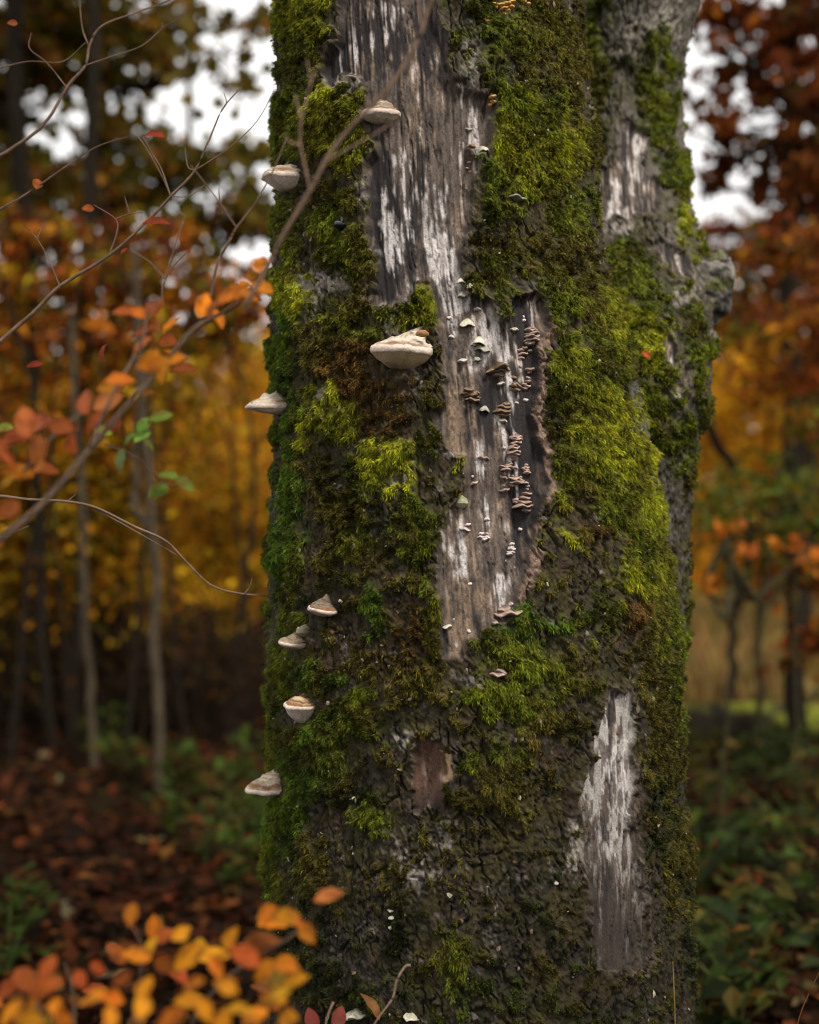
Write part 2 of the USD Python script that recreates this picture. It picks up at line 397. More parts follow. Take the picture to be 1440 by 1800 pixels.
# right: layered coppery beech against white sky, dark stems, olive branch layer
tree('beech_tree', 'copper beech with layered branches against white sky, upper right', 'tree', 14, [(col_at(1408, 8.4, -900, -.1, .03), [.058, .054, .045])],
     [B(1300, 18, 8.6, .4, .4, .05, 323, .08), B(1400, 40, 8.4, .25, .4, .12, 323, .1), B(1345, 105, 8.6, .10, .3, .04, 37, .06), B(1260, 88, 8.6, .12, .3, .03, 51, .06), B(1300, 120, 8.6, .2, .3, .03, 85, .06), B(1345, 80, 8.6, .2, .3, .03, 74, .06), B(1230, 165, 8.6, .1, .3, .03, 40, .06), B(1250, 238, 8.5, .16, .3, .02, 74, .05), B(1280, 290, 8.8, .2, .3, .03, 74, .06), B(1420, 150, 8.3, .15, .4, .2, 289, .1), B(1395, 250, 8.5, .12, .4, .14, 170, .1), B(1420, 340, 8.5, .2, .4, .2, 340, .12), B(1350, 320, 8.8, .1, .3, .06, 68, .06), B(1640, 150, 8.4, .45, .6, .7, 1190, .16), B(1520, -90, 8.4, .5, .5, .2, 510, .12), B(1290, 200, 8.6, .2, .4, .05, 70, .08), B(1345, 160, 8.7, .12, .3, .05, 60, .08), B(1320, 250, 8.8, .1, .3, .06, 50, .08), B(1240, 330, 8.9, .1, .3, .04, 51, .06),
      high(2.6, 8.6, 5.8, 1.6, 800), high(3.6, 8.2, 7.4, 1.8, 800)],
     .09, [(RUSTY, 5), (BROWNL, 2), (COPPER, 3), (ORANGE, .6)], 'dark', twig=.12, flat=.6, limb=.03)
tree('beech_tree', 'rust brown beech behind the broken stub on the right', 'tree', 15, [(col_at(1430, 11.5, -700, -.1, .1), [.07, .06, .04]), ([at(1500, 420, 10), at(1400, 250, 10.2), at(1330, 330, 10.4)], [.04, .03, .018])],
     [B(1340, 440, 11.8, .3, .5, .14, 230, .12), B(1420, 440, 11.5, .4, .6, .2, 420, .14), B(1290, 560, 12, .45, .6, .2, 420, .16), B(1420, 580, 11.5, .5, .6, .25, 560), B(1560, 480, 11.5, .7, .6, .6, 900), B(1230, 480, 12.2, .3, .4, .14, 170, .14), B(1270, 400, 12.2, .25, .4, .06, 130, .1), B(1330, 385, 12.0, .25, .4, .07, 160, .1), B(1250, 440, 12.2, .25, .4, .1, 160, .12), B(1340, 500, 12.0, .35, .4, .16, 300, .14), high(3.2, 11.5, 7.0, 2.2, 900)],
     .09, [(COPPER, 4), (RUSTY, 4), (AMBER, 1.4), (ORANGE, .6), (OLIVEL, 1), (BROWNL, 2)], 'dark', limb=.03)
tree('beech_tree', 'young beech with dark amber leaves at the right edge, below the white sky', 'tree', 21, [(col_at(1470, 7.7, 330, .05, .1), [.03, .026, .015])],
     [B(1400, 440, 7.9, .3, .4, .10, 300, .1), B(1430, 560, 7.8, .25, .4, .14, 330, .1), B(1390, 670, 7.9, .25, .4, .10, 160, .1), B(1440, 740, 7.8, .2, .4, .10, 170, .1), B(1330, 600, 8.0, .2, .4, .07, 90, .1), B(1410, 1010, 7.6, .25, .3, .12, 150, .1), B(1440, 1130, 7.6, .25, .3, .14, 190, .1)],
     .075, [(COPPER, 4), (RUSTY, 4), (AMBER, 2.5), (OLIVEL, 2.5)], 'dark', limb=.012)
tree('sapling', 'dark crooked sapling leaning out from behind the rear stem, right side', 'sapling', 16,
     [([at(1268, 1325, 8.8), at(1294, 1190, 8.8), at(1306, 1100, 8.8), at(1322, 1000, 8.8), at(1316, 920, 8.8), at(1290, 840, 8.8), at(1258, 770, 8.8), at(1225, 700, 8.8), at(1180, 600, 8.8)], [.026, .028, .029, .031])], [], .09, [(GOLD, 1)], 'dark')
tree('sapling', 'grey forked sapling near the right edge, above the olive foliage', 'sapling', 17,
     [([at(1330, 1345, 8.4), at(1342, 1150, 8.4), at(1352, 1000, 8.4), at(1368, 860, 8.4), at(1396, 780, 8.4), at(1440, 720, 8.4), at(1500, 640, 8.4)], [.022, .022, .02]), ([at(1396, 780, 8.4), at(1402, 700, 8.4), at(1400, 560, 8.5)], [.015, .013, .008])], [], .09, [(GOLD, 1)], 'olive')
tree('bush', 'olive green bush branch spreading across the right side at mid height', 'bush', 18, [([at(1490, 1410, 7.4), at(1475, 1200, 7.4), at(1462, 1060, 7.4), at(1440, 940, 7.4), at(1400, 880, 7.4)], [.02, .015, .01])],
     [B(1260, 880, 7.4, .16, .3, .05, 110), B(1340, 880, 7.4, .25, .3, .07, 200), B(1420, 890, 7.4, .25, .3, .1, 220), B(1520, 930, 7.4, .4, .4, .2, 330), B(1300, 860, 7.8, .2, .3, .05, 90)], .07, [((.085, .075, .008), 4), ((.055, .075, .009), 3), ((.16, .09, .008), 1)], 'olive', flat=.7)
tree('bush', 'sparse bush with scattered orange leaves low on the right', 'bush', 19, [([at(1262, 1500, 6.2), at(1278, 1250, 6.2), at(1285, 1050, 6.2), at(1278, 930, 6.2)], [.008, .006, .004]), ([at(1412, 1495, 6.3), at(1402, 1250, 6.3), at(1400, 1020, 6.3), at(1410, 920, 6.3)], [.008, .006, .004])],
     [B(1275, 950, 6.2, .05, .1, .10, 12), B(1250, 1030, 6.2, .08, .1, .05, 12), B(1410, 970, 6.3, .1, .1, .1, 18), B(1300, 960, 6.2, .06, .1, .06, 6)], .065, [(ORANGE, 4), (COPPER, 2)], 'olive', per=6, twig=.05)

# dark leafless brush over the hollow on the left
for k, (px, py, d) in enumerate([(60, 1130, 9.6), (230, 1140, 9.4), (390, 1130, 9.8), (330, 1190, 8.9), (120, 1190, 9.0)]):
    r = np.random.default_rng(40 + k)
    b = at(px, py, d)
    t = thing('brush', 'dark leafless brush ' + ['at the left edge of the dark hollow', 'behind the two pale saplings', 'in the hollow just left of the old trunk', 'low in the hollow right of the nearest sapling', 'low between the dark and the pale sapling'][k], 'bush')
    st_ = []
    for _ in range(90):
        p0 = np.array([b[0] + r.normal(0, .45), d + r.normal(0, .3), 0.0])
        p2 = p0 + [r.normal(0, .3), r.normal(0, .3), r.uniform(.35, .85)]
        st_.append(tube(smooth_line([p0, (p0 + p2) / 2 + r.normal(0, .05, 3), p2, p2 + [r.normal(0, .15), 0, -.05]], 6), [.007, .003], 4))
    v, f = join(st_)
    obj('stems', (v, f), 'bark_plain', t, col=np.tile([.016, .010, .006], (len(v), 1)))
    p = blob_points(r, [(np.array([b[0], d, .42]), (.55, .4, .25), 260)], 8, .12)
    v, f, c = leaf_cards(p[p[:, 2] > .03], .06, r, palette(r, int((p[:, 2] > .03).sum()), [((.022, .010, .004), 5), ((.07, .025, .006), 2), ((.05, .035, .004), 1)]))
    obj('foliage', (v, f), 'leaf_blade', t, col=c)

# unseen beeches added behind the camera to shade the floor and trunk's foot
for k, (x, y, bl) in enumerate([(.9, -3.6, [high(.3, -2.6, 6.4, 1.9, 1500), high(1.6, -3.6, 6.0, 1.8, 1000), high(-1.2, -3.2, 7.0, 1.7, 900)]), (-3.4, -2.4, [high(-3.4, -1.6, 5.4, 1.9, 1200), high(-3.6, -2.6, 3.6, 1.3, 700)]), (4.2, -2.0, [high(4.6, -1.4, 6.2, 1.8, 900), high(4.4, -2.6, 3.8, 1.3, 700)])]):
    tree('beech_tree', ['unseen beech added for shade behind the viewpoint, in the middle', 'unseen beech added for shade behind the viewpoint, to the left', 'unseen beech added for shade behind the viewpoint, to the right'][k], 'tree', 90 + k, [([np.array([x, y, -.1]), np.array([x + .1, y, 3.]), np.array([x, y + .1, 8.])], [.2, .17, .1])], bl, .17, [(AMBER, 2), (COPPER, 3), (OLIVEL, 3)], 'grey', twig=.25)

# far wood closing the view all round
r = np.random.default_rng(50)


def wood_band(n, dmin, dmax, hmax, half, size, mix):
    a = r.uniform(-half, half, n)
    d = r.uniform(dmin, dmax, n)
    x, y = np.sin(a) * d, np.cos(a) * d
    top = hmax * (.78 + .3 * noise(np.stack([a * 9, d * .1, 0 * a], 1), 5))
    z = r.random(n) ** 1.15 * top
    # gather into sprays
    p = np.stack([x, y, z], 1)
    p = p + r.normal(0, .25, p.shape)
    k = noise(p * .55, 77) * .8 + r.normal(0, .12, n)
    p = p[k > .36]
    return leaf_cards(p, size, r, palette(r, len(p), mix) * (.35 + 1.3 * noise(p * .8, 12) ** 1.3)[:, None], .35, wide=.8)


parts = [wood_band(30000, 17, 27, 4.2, .42, .22, [(GOLD, 4), (AMBER, 5), (COPPER, 3), (OLIVEL, 2.5), (RUSTY, 1.5)]),
         wood_band(26000, 27, 40, 5.8, .5, .34, [(AMBER, 4), (COPPER, 4), (GOLD, 2), (RUSTY, 3), (OLIVEL, 2)])]
n0 = len(parts[0][0])
obj('far_wood', (np.vstack([parts[0][0], parts[1][0]]), np.vstack([parts[0][1], parts[1][1] + n0])), 'leaf_blade', col=np.vstack([parts[0][2], parts[1][2]]),
    label='far golden and copper autumn wood behind all the stems', cat='woodland', kind='stuff')
# dark stems of the far wood, some unseen, their high crowns added for shade
for k, (px, d, top, rad) in enumerate([(12, 12, 300, .05), (338, 14, 380, .035), (620, 16, 320, .07), (1560, 15, 420, .05), (1395, 21, 300, .05), (860, 20, 300, .09), (740, 22, 200, .1), (-60, 11, 300, .06), (1480, 12, 200, .07)]):
    tree('tall_tree', ['slim dark stem in the shade at the far left', 'thin dark stem rising against the white sky between maple and old trunk', 'tall tree directly behind the old trunk', 'unseen tall tree beyond the right edge, kept for its shading crown', 'thick dark stem in the far wood on the right',
                        'tall far tree behind the right half of the old trunk', 'farthest tall tree behind the old trunk', 'unseen stem beyond the left edge, kept for its shading crown', 'unseen stem beyond the right edge, kept for its shading crown'][k], 'tree', 60 + k, [(col_at(px, d, -900, .1 * (-1) ** k, .08 * (-1) ** k), [rad, rad * .9, rad * .6])], [high((px - 720) / F * d, d, 2.6 + d * .36, 1.9, 800), high((px - 720) / F * d + 1.2 * (-1) ** k, d + .6, 3.6 + d * .36, 1.9, 700)], .15, [(AMBER, 2), (COPPER, 3), (OLIVEL, 2)], 'dark')

# leaf litter: folded leaves lying on the floor
r = np.random.default_rng(51)
n = 21000
a, d = r.uniform(-.42, .42, n), 3.2 + 13 * r.random(n) ** 1.5
x, y = np.tan(a) * d, d
p = np.stack([x, y, ground_z(x, y) + .012 + .02 * r.random(n)], 1)
v, f, c = leaf_cards(p, .075, r, palette(r, n, [((.070, .020, .006), 4), ((.034, .010, .004), 7), ((.013, .006, .003), 8), ((.12, .045, .010), 1.0), ((.11, .07, .035), .3)]), .72, 0, .6)
obj('leaf_litter', (v, f), 'litter_leaf', col=c, label='brown and russet fallen leaves covering the forest floor', cat='fallen leaves', kind='stuff')

# dry grass in the clearing to the right
n = 9000
x, y = r.uniform(1.5, 5.5, n), r.uniform(9.5, 17, n)
x = x * y / 12
h = .25 + .35 * r.random(n)
b = np.stack([x, y, ground_z(x, y)], 1)
lean = r.normal(0, .12, (n, 3)) * [1, 1, 0]
sd_ = unit(np.stack([r.normal(size=n), r.normal(size=n), 0 * x], 1)) * .006
tp = b + lean + np.stack([0 * x, 0 * x, h], 1)
v = np.stack([b - sd_, b + sd_, (b + tp) / 2 + lean * -.2 + sd_, tp], 1).reshape(-1, 3)
o = np.arange(n)[:, None] * 4
obj('dry_grass', (v, np.concatenate([o + [0, 1, 2], o + [0, 2, 3]], 1).reshape(-1, 3)), 'leaf_blade', col=np.repeat(palette(r, n, [((.30, .20, .065), 4), ((.18, .13, .035), 3), ((.22, .12, .05), 2)]).clip(.01, .8), 4, 0),
    label='pale dry grass in the clearing to the right of the trunk', cat='grass', kind='stuff')

# fallen mossy log
lg = thing('fallen_log', 'fallen mossy log lying on the ground right of the old trunk', 'log')
lp = np.array([[1.1, 8.6, .10], [1.6, 8.7, .12], [2.1, 8.85, .12], [2.6, 9.0, .08]])
v, f = tube(smooth_line(lp, 40), [.15, .14, .12], 20)
v = v + unit(v - [0, 8.75, .1]) * ((fbm(v * 8, 3, 5) - .5) * .05)[:, None]
mo = sstep(.05, .18, v[:, 2])[:, None] * sstep(.35, .55, fbm(v * 6, 2, 9))[:, None]
obj('log_body', (v, f), 'bark_plain', lg, smooth=True, col=np.array(BARKS['dark']) * (1 - mo) + mo * np.array([.12, .13, .015]))

# herbs on the floor
PLANT_LEAF = []


def herb(px, py, d, h, n, label, seed, size=.07, mix=(((.042, .062, .007), 3), ((.024, .040, .005), 3), ((.06, .042, .006), 1.5)), group=None):
    r = np.random.default_rng(seed)
    b = at(px, py, d)
    b[2] = float(ground_z(b[0], b[1]))
    t = thing('woodland_herb', label, 'plant', loc=b, group=group)
    stems, pts = [], []
    for k in range(4):
        e = np.array([r.normal(0, h * .35), r.normal(0, h * .35), h * r.uniform(.6, 1.1)])
        stems.append(tube(smooth_line([[0, 0, -.01], e * [.3, .3, .6], e], 6), [.003, .002], 4))
        tt = r.uniform(.25, 1, (n // 4, 1))
        pts.append(e * tt * [1, 1, 1] + r.normal(0, size * .6, (n // 4, 3)) * [1, 1, .4])
    v, f = join(stems)
    obj('stem', (v, f), 'bark_plain', t, col=np.tile([.06, .08, .02], (len(v), 1)))
    p = np.vstack(pts)
    v, f, c = leaf_cards(p, size, r, palette(r, len(p), list(mix)), .75, .1, .6)
    obj('foliage', (v, f), 'leaf_blade', t, col=c)


r = np.random.default_rng(52)


def depth_of(py):
    return min(16.0, CAM_Z * F / (py - 900))


HL = ['at the foot of the thinnest pale sapling', 'right of the thinnest pale sapling', 'at the foot of the sapling nearest the trunk', 'just right of the sapling nearest the trunk', 'midway between sapling and old trunk', 'near the trunk edge, level with the lowest left bracket', 'below the sapling nearest the trunk', 'among brown leaves below the saplings',
      'by the trunk edge below the lowest left bracket', 'by the trunk edge, nearest the orange shrub', 'in the gap between the two pale saplings', 'left of the thinnest pale sapling', 'at the foot of the dark leaning sapling', 'with bright leaves at the left frame edge, upper one', 'with bright leaves at the left frame edge, lower one', 'touching the trunk edge under the cream hoof bracket']
for k in range(16):
    px, py = [(180, 1330), (230, 1380), (290, 1390), (340, 1400), (400, 1420), (430, 1380), (300, 1450), (360, 1500), (440, 1500), (420, 1560), (250, 1300), (170, 1290), (120, 1270), (30, 1620), (15, 1680), (460, 1450)][k]
    herb(px, py, depth_of(py), .28 if k < 13 else .2, 44, 'low green herb ' + HL[k], 500 + k)
HR = ['by the trunk just below the fallen log', 'below the middle of the fallen log', 'below the right end of the fallen log', 'at the right edge below the log', 'by the trunk beside the upper part of the bare strip', 'in the middle of the right floor, upper row', 'right of centre on the right floor, upper row', 'touching the trunk edge beside the lower bare strip',
      'one step right of the trunk, middle row', 'in the middle of the right floor, middle row', 'at the right edge, middle row', 'touching the trunk edge, third row', 'one step right of the trunk, third row', 'one step right of the trunk, bottom row', 'touching the trunk at the bottom edge', 'in the middle at the bottom right', 'at the right edge above the middle row', 'at the right edge beside the log end',
      'at the right edge above the log', 'at the right edge in the dry grass', 'in front of the log end', 'at the very bottom right of the trunk']
for k in range(22):
    px, py = [(1250, 1420), (1300, 1400), (1380, 1400), (1420, 1440), (1260, 1480), (1330, 1500), (1400, 1530), (1230, 1560), (1290, 1580), (1370, 1600), (1430, 1640), (1250, 1650), (1310, 1670), (1280, 1730), (1240, 1780), (1350, 1740), (1420, 1580), (1400, 1330), (1430, 1250), (1410, 1180), (1340, 1380), (1300, 1800)][k]
    herb(px, py, depth_of(py), .3, 50, ('dark green' if k % 3 else 'yellowing') + ' leafy herb ' + HR[k], 600 + k, size=.08, mix=(((.04, .058, .007), 1), ((.020, .032, .005), 4), ((.011, .018, .003), 3)) if k % 3 else (((.07, .055, .008), 4), ((.10, .045, .008), 1), ((.03, .045, .008), 3)))
# ------------------------------------------------------------------ the old trunk: a forked beech, main stem and rear stem
def silhouette(table):
    t = np.array(table, float)
    return lambda y, k: np.interp(y, t[:, 0], t[:, k])


MAIN = silhouette([(-2600, 520, 930), (-700, 505, 985), (-80, 493, 1003), (0, 491, 1010), (100, 487, 1022), (200, 486, 1040), (300, 487, 1047), (400, 489, 1053), (480, 489, 1064), (520, 488, 1074),
                   (600, 485, 1097), (700, 484, 1122), (800, 481, 1140), (900, 477, 1153), (1000, 473, 1172), (1100, 473, 1190), (1200, 474, 1196),
                   (1300, 478, 1194), (1400, 479, 1199), (1500, 475, 1206), (1600, 468, 1206), (1700, 468, 1212), (1800, 470, 1217), (1950, 455, 1235), (2050, 425, 1265), (2115, 390, 1300), (2200, 350, 1340)])
REAR = silhouette([(-2600, 1060, 1250), (-700, 1030, 1245), (-80, 1005, 1232), (0, 1000, 1225), (60, 996, 1212), (120, 993, 1203), (200, 990, 1199), (300, 990, 1204), (380, 990, 1216), (440, 990, 1230), (500, 992, 1243), (560, 995, 1250),
                   (620, 996, 1252), (700, 990, 1246), (780, 980, 1232), (860, 970, 1224), (950, 965, 1218), (1040, 960, 1213), (1140, 955, 1206), (1260, 950, 1193), (1400, 945, 1175), (1700, 940, 1160), (2200, 940, 1160)])
D_MAIN = 3.0


def stem_grid(sil, depth, rows, cols, flat):
    """The undisplaced stem: grid of points, outward normals, and each point's trunk coordinates (u across, v down, in photo-pixel-sized units of 1 mm)."""
    left, right = sil(rows, 1), sil(rows, 2)
    a = (right + left) / 2
    half = (right - left) / 2
    dp = np.broadcast_to(depth, (len(rows), 1))[:, 0] if np.ndim(depth) else np.full(len(rows), depth)
    cx = (a - 720) / F * dp
    r = half / F * dp * 0.992
    z = CAM_Z - (rows - 900) / F * dp
    th = cols[None, :]
    lob = 1 + 0.018 * np.sin(3 * th + 0.9 + z[:, None] * 0.8) * sstep(1.9, 0.5, np.abs(th)) + 0.008 * np.sin(7 * th + z[:, None] * 2.1)
    rr = r[:, None] * (1 - (1 - lob) * np.cos(th) ** 2)
    x = cx[:, None] + rr * np.sin(th)
    y = depth - rr * np.cos(th) * flat
    zz = np.broadcast_to(z[:, None], x.shape)
    n = unit(np.stack([np.sin(th) * flat * np.ones_like(x), -np.cos(th) * np.ones_like(x), 0 * x], -1))
    u = 720 + F * x / y
    v = 900 - F * (zz - CAM_Z) / y
    return np.stack([x, y, zz], -1), n, u, v, rr * th


def grid_faces(nr, nc):
    i, j = np.meshgrid(np.arange(nr - 1), np.arange(nc), indexing='ij')
    k = (j + 1) % nc
    q = np.stack([i * nc + j, (i + 1) * nc + j, (i + 1) * nc + k, i * nc + k], -1).reshape(-1, 4)
    return np.vstack([q[:, [0, 1, 2]], q[:, [0, 2, 3]]])


def grid_normals(P):
    du = np.roll(P, -1, 1) - np.roll(P, 1, 1)
    dv = np.gradient(P, axis=0)
    return unit(np.cross(dv, du))


def cells(q, seed):
    """Distance to the border of irregular cells of unit size, and a random number for each cell; q (n, 2)."""
    r = np.random.default_rng(seed)
    lo, hi = np.floor(q.min(0)) - 1, np.ceil(q.max(0)) + 1
    gx, gy = np.meshgrid(np.arange(lo[0], hi[0]), np.arange(lo[1], hi[1]))
    c = np.stack([gx.ravel(), gy.ravel()], 1) + r.random((gx.size, 2)) * 0.95
    d, i = cKDTree(c).query(q, k=2, workers=-1)
    return d[:, 1] - d[:, 0], r.random(len(c))[i[:, 0]]


# what grows where on the main stem, in trunk coordinates (u across, v down)
WOOD = [
    [(590, -140), (594, 0), (590, 42), (580, 80), (572, 104), (560, 139), (575, 150), (599, 132), (627, 136), (647, 153), (651, 174), (640, 222), (644, 236), (653, 264), (649, 312), (646, 375), (649, 417),
     (658, 437), (651, 490), (650, 520), (662, 537), (699, 533), (721, 527), (728, 497), (754, 494), (763, 554), (769, 568), (772, 653), (776, 664), (791, 690), (769, 723), (769, 760), (798, 796),
     (818, 804), (818, 848), (798, 881), (783, 905), (772, 940), (765, 995), (770, 1032), (777, 1091), (772, 1129), (783, 1157), (802, 1164), (822, 1158), (829, 1133), (843, 1115), (868, 1096),
     (888, 1086), (913, 1058), (923, 1032), (930, 980), (933, 949), (944, 913), (957, 870), (959, 805), (946, 733), (948, 682), (951, 624), (959, 570), (966, 512), (962, 506), (930, 522),
     (904, 527), (901, 552), (883, 561), (868, 549), (865, 527), (832, 511), (814, 498), (814, 478), (816, 436), (822, 389), (833, 323), (833, 272), (853, 262), (864, 233), (864, 194),
     (857, 171), (840, 158), (810, 150), (783, 136), (779, 117), (787, 78), (775, 47), (763, 23), (767, 0), (770, -140)],
    [(1055, 1213), (1097, 1213), (1102, 1265), (1107, 1327), (1118, 1379), (1118, 1424), (1112, 1438), (1113, 1497), (1126, 1555), (1135, 1584), (1135, 1657), (1129, 1709), (1042, 1701),
     (1037, 1642), (1036, 1584), (1030, 1526), (1021, 1453), (1024, 1400), (1027, 1379), (1034, 1327), (1048, 1275)],
    [(743, 1285), (762, 1289), (780, 1294), (786, 1312), (800, 1322), (796, 1340), (801, 1352), (793, 1372), (783, 1380), (786, 1402), (776, 1428), (752, 1418), (738, 1432), (722, 1424), (729, 1392), (722, 1371), (728, 1346), (720, 1330), (736, 1316), (735, 1298)],
]
BRIGHT, GREEN, VIVID, DIM, OLIVE, RUST = (.215, .222, .008), (.092, .108, .005), (.066, .108, .006), (.028, .034, .005), (.080, .068, .008), (.10, .055, .012)
# u, v, half-width, half-height, weight, colour
MOSS = [
    (530, 20, 42, 90, 1.0, BRIGHT), (520, 95, 30, 45, .9, GREEN), (512, 200, 28, 130, .9, GREEN), (585, 215, 50, 55, 1.2, BRIGHT), (618, 255, 34, 40, 1.1, BRIGHT), (612, 175, 38, 20, 1.0, BRIGHT), (545, 250, 35, 40, .8, OLIVE),
    (560, 350, 30, 50, .6, OLIVE), (520, 420, 28, 90, .9, GREEN), (590, 400, 40, 50, .9, GREEN), (620, 445, 34, 50, .9, GREEN), (530, 505, 20, 55, 1.1, BRIGHT), (640, 470, 22, 40, .7, OLIVE),
    (620, 530, 45, 40, .7, OLIVE), (735, 525, 30, 35, 1.1, BRIGHT), (705, 552, 45, 14, 1.0, GREEN), (590, 545, 40, 30, .7, GREEN),
    (510, 600, 22, 80, 1.1, VIVID), (505, 720, 22, 80, 1.1, VIVID), (500, 850, 26, 90, 1.05, VIVID), (497, 980, 26, 80, 1.05, VIVID), (570, 600, 45, 60, .8, OLIVE), (620, 640, 45, 60, .85, RUST), (645, 590, 40, 40, .7, GREEN),
    (585, 735, 45, 50, 1.2, BRIGHT), (660, 700, 40, 40, .7, RUST), (690, 740, 25, 25, .6, RUST), (680, 810, 45, 40, 1.1, BRIGHT), (640, 840, 35, 40, .9, GREEN), (560, 830, 40, 50, .6, OLIVE), (600, 900, 60, 60, .7, OLIVE),
    (745, 690, 20, 45, .5, OLIVE), (750, 770, 18, 20, .7, GREEN), (810, 810, 9, 18, .8, BRIGHT), (735, 940, 36, 55, 1.1, GREEN), (680, 930, 40, 50, .6, DIM), (600, 980, 60, 60, .75, OLIVE), (620, 955, 30, 40, .8, GREEN), (720, 1010, 60, 30, .6, OLIVE),
    (655, 1070, 24, 42, 1.1, VIVID), (755, 1060, 24, 50, .8, GREEN), (765, 1130, 20, 30, .85, GREEN), (590, 1030, 50, 40, .6, DIM), (500, 1080, 26, 60, .9, GREEN), (490, 1180, 22, 80, .95, GREEN), (560, 1195, 32, 28, 1.2, VIVID), (545, 1150, 30, 30, .5, OLIVE),
    (700, 1130, 60, 60, .62, RUST), (730, 1190, 80, 50, .7, OLIVE), (640, 1180, 50, 60, .5, OLIVE), (630, 1260, 45, 45, .8, GREEN), (560, 1330, 45, 75, 1.05, VIVID), (500, 1330, 22, 70, .9, GREEN), (600, 1390, 50, 40, .65, DIM), (510, 1440, 30, 70, 1.1, VIVID), (480, 1540, 22, 80, .9, GREEN),
    (540, 1520, 40, 50, .6, OLIVE), (570, 1600, 45, 60, .55, DIM), (500, 1650, 40, 90, .75, DIM), (650, 1440, 40, 40, .7, GREEN), (690, 1560, 40, 50, .4, OLIVE), (570, 1720, 60, 60, .6, DIM), (800, 1690, 40, 60, .75, GREEN), (700, 1650, 40, 40, .5, DIM), (600, 1780, 80, 40, .6, DIM),
    (860, 20, 60, 40, .55, GREEN), (900, 55, 60, 50, .9, GREEN), (960, 60, 55, 90, 1.0, OLIVE), (870, 120, 45, 35, .7, GREEN), (1005, 120, 22, 110, .9, OLIVE), (930, 190, 60, 50, 1.1, GREEN), (935, 245, 70, 60, 1.4, BRIGHT), (960, 300, 60, 45, 1.2, BRIGHT), (1010, 260, 25, 90, .9, OLIVE), (870, 300, 30, 40, .8, VIVID),
    (900, 330, 55, 40, .9, GREEN), (990, 370, 50, 50, .9, GREEN), (860, 365, 28, 18, .9, GREEN), (880, 430, 60, 40, .9, OLIVE), (860, 480, 40, 35, .8, GREEN), (930, 450, 40, 50, .8, OLIVE), (1010, 440, 40, 60, .95, OLIVE), (1040, 400, 14, 80, .7, GREEN),
    (990, 520, 30, 50, 1.0, GREEN), (1040, 530, 34, 60, 1.0, OLIVE), (985, 590, 22, 45, .9, GREEN), (1065, 560, 22, 60, 1.1, BRIGHT), (1000, 655, 45, 40, 1.3, BRIGHT), (1060, 640, 45, 50, 1.1, GREEN), (990, 690, 40, 35, 1.2, GREEN), (1080, 620, 30, 60, .9, OLIVE), (1060, 705, 55, 45, 1.3, BRIGHT),
    (985, 740, 35, 35, .9, OLIVE), (1060, 765, 55, 45, 1.3, BRIGHT), (1105, 800, 35, 55, 1.3, BRIGHT), (1010, 800, 40, 45, .9, GREEN), (1040, 820, 45, 30, 1.2, BRIGHT), (980, 845, 16, 30, .7, BRIGHT), (1090, 870, 45, 60, 1.0, GREEN), (1040, 850, 50, 30, .8, OLIVE), (1130, 890, 25, 70, 1.1, BRIGHT),
    (1120, 960, 40, 60, 1.1, GREEN), (1150, 990, 26, 70, 1.0, OLIVE), (985, 945, 35, 22, .7, BRIGHT), (1045, 935, 40, 24, .8, RUST), (980, 1010, 40, 40, .45, OLIVE), (1135, 1010, 45, 28, 1.2, BRIGHT), (1160, 1060, 30, 80, 1.0, GREEN), (1120, 1080, 45, 50, .9, RUST), (1050, 1080, 35, 40, .8, GREEN), (1180, 1150, 20, 80, .9, GREEN),
    (1145, 1150, 40, 60, .9, OLIVE), (940, 1100, 40, 22, 1.1, VIVID), (880, 1140, 45, 40, .9, GREEN), (930, 1180, 55, 45, 1.1, GREEN), (900, 1225, 60, 40, 1.05, GREEN), (985, 1170, 45, 40, .85, OLIVE), (1020, 1190, 40, 20, .8, GREEN), (960, 1270, 55, 40, .85, OLIVE), (1150, 1240, 35, 60, .95, OLIVE), (1180, 1250, 18, 80, .9, GREEN),
    (830, 1290, 40, 30, .5, OLIVE), (905, 1330, 40, 30, .95, GREEN), (840, 1340, 28, 16, .9, GREEN), (950, 1310, 25, 25, .7, RUST), (900, 1380, 80, 40, .7, OLIVE), (820, 1410, 50, 30, .7, OLIVE), (1150, 1330, 35, 60, .85, OLIVE), (1185, 1360, 16, 80, .95, OLIVE), (1170, 1420, 30, 60, .7, DIM), (1190, 1500, 18, 100, .9, OLIVE), (1160, 1480, 40, 40, .5, DIM),
    (1200, 1650, 14, 120, .7, DIM), (900, 1460, 60, 40, .5, OLIVE), (860, 1520, 50, 40, .45, OLIVE), (960, 1560, 50, 50, .45, DIM), (860, 1740, 60, 60, .6, DIM), (960, 1700, 60, 60, .5, DIM), (1000, 1790, 80, 30, .6, DIM), (1100, 1760, 50, 30, .4, DIM),
]
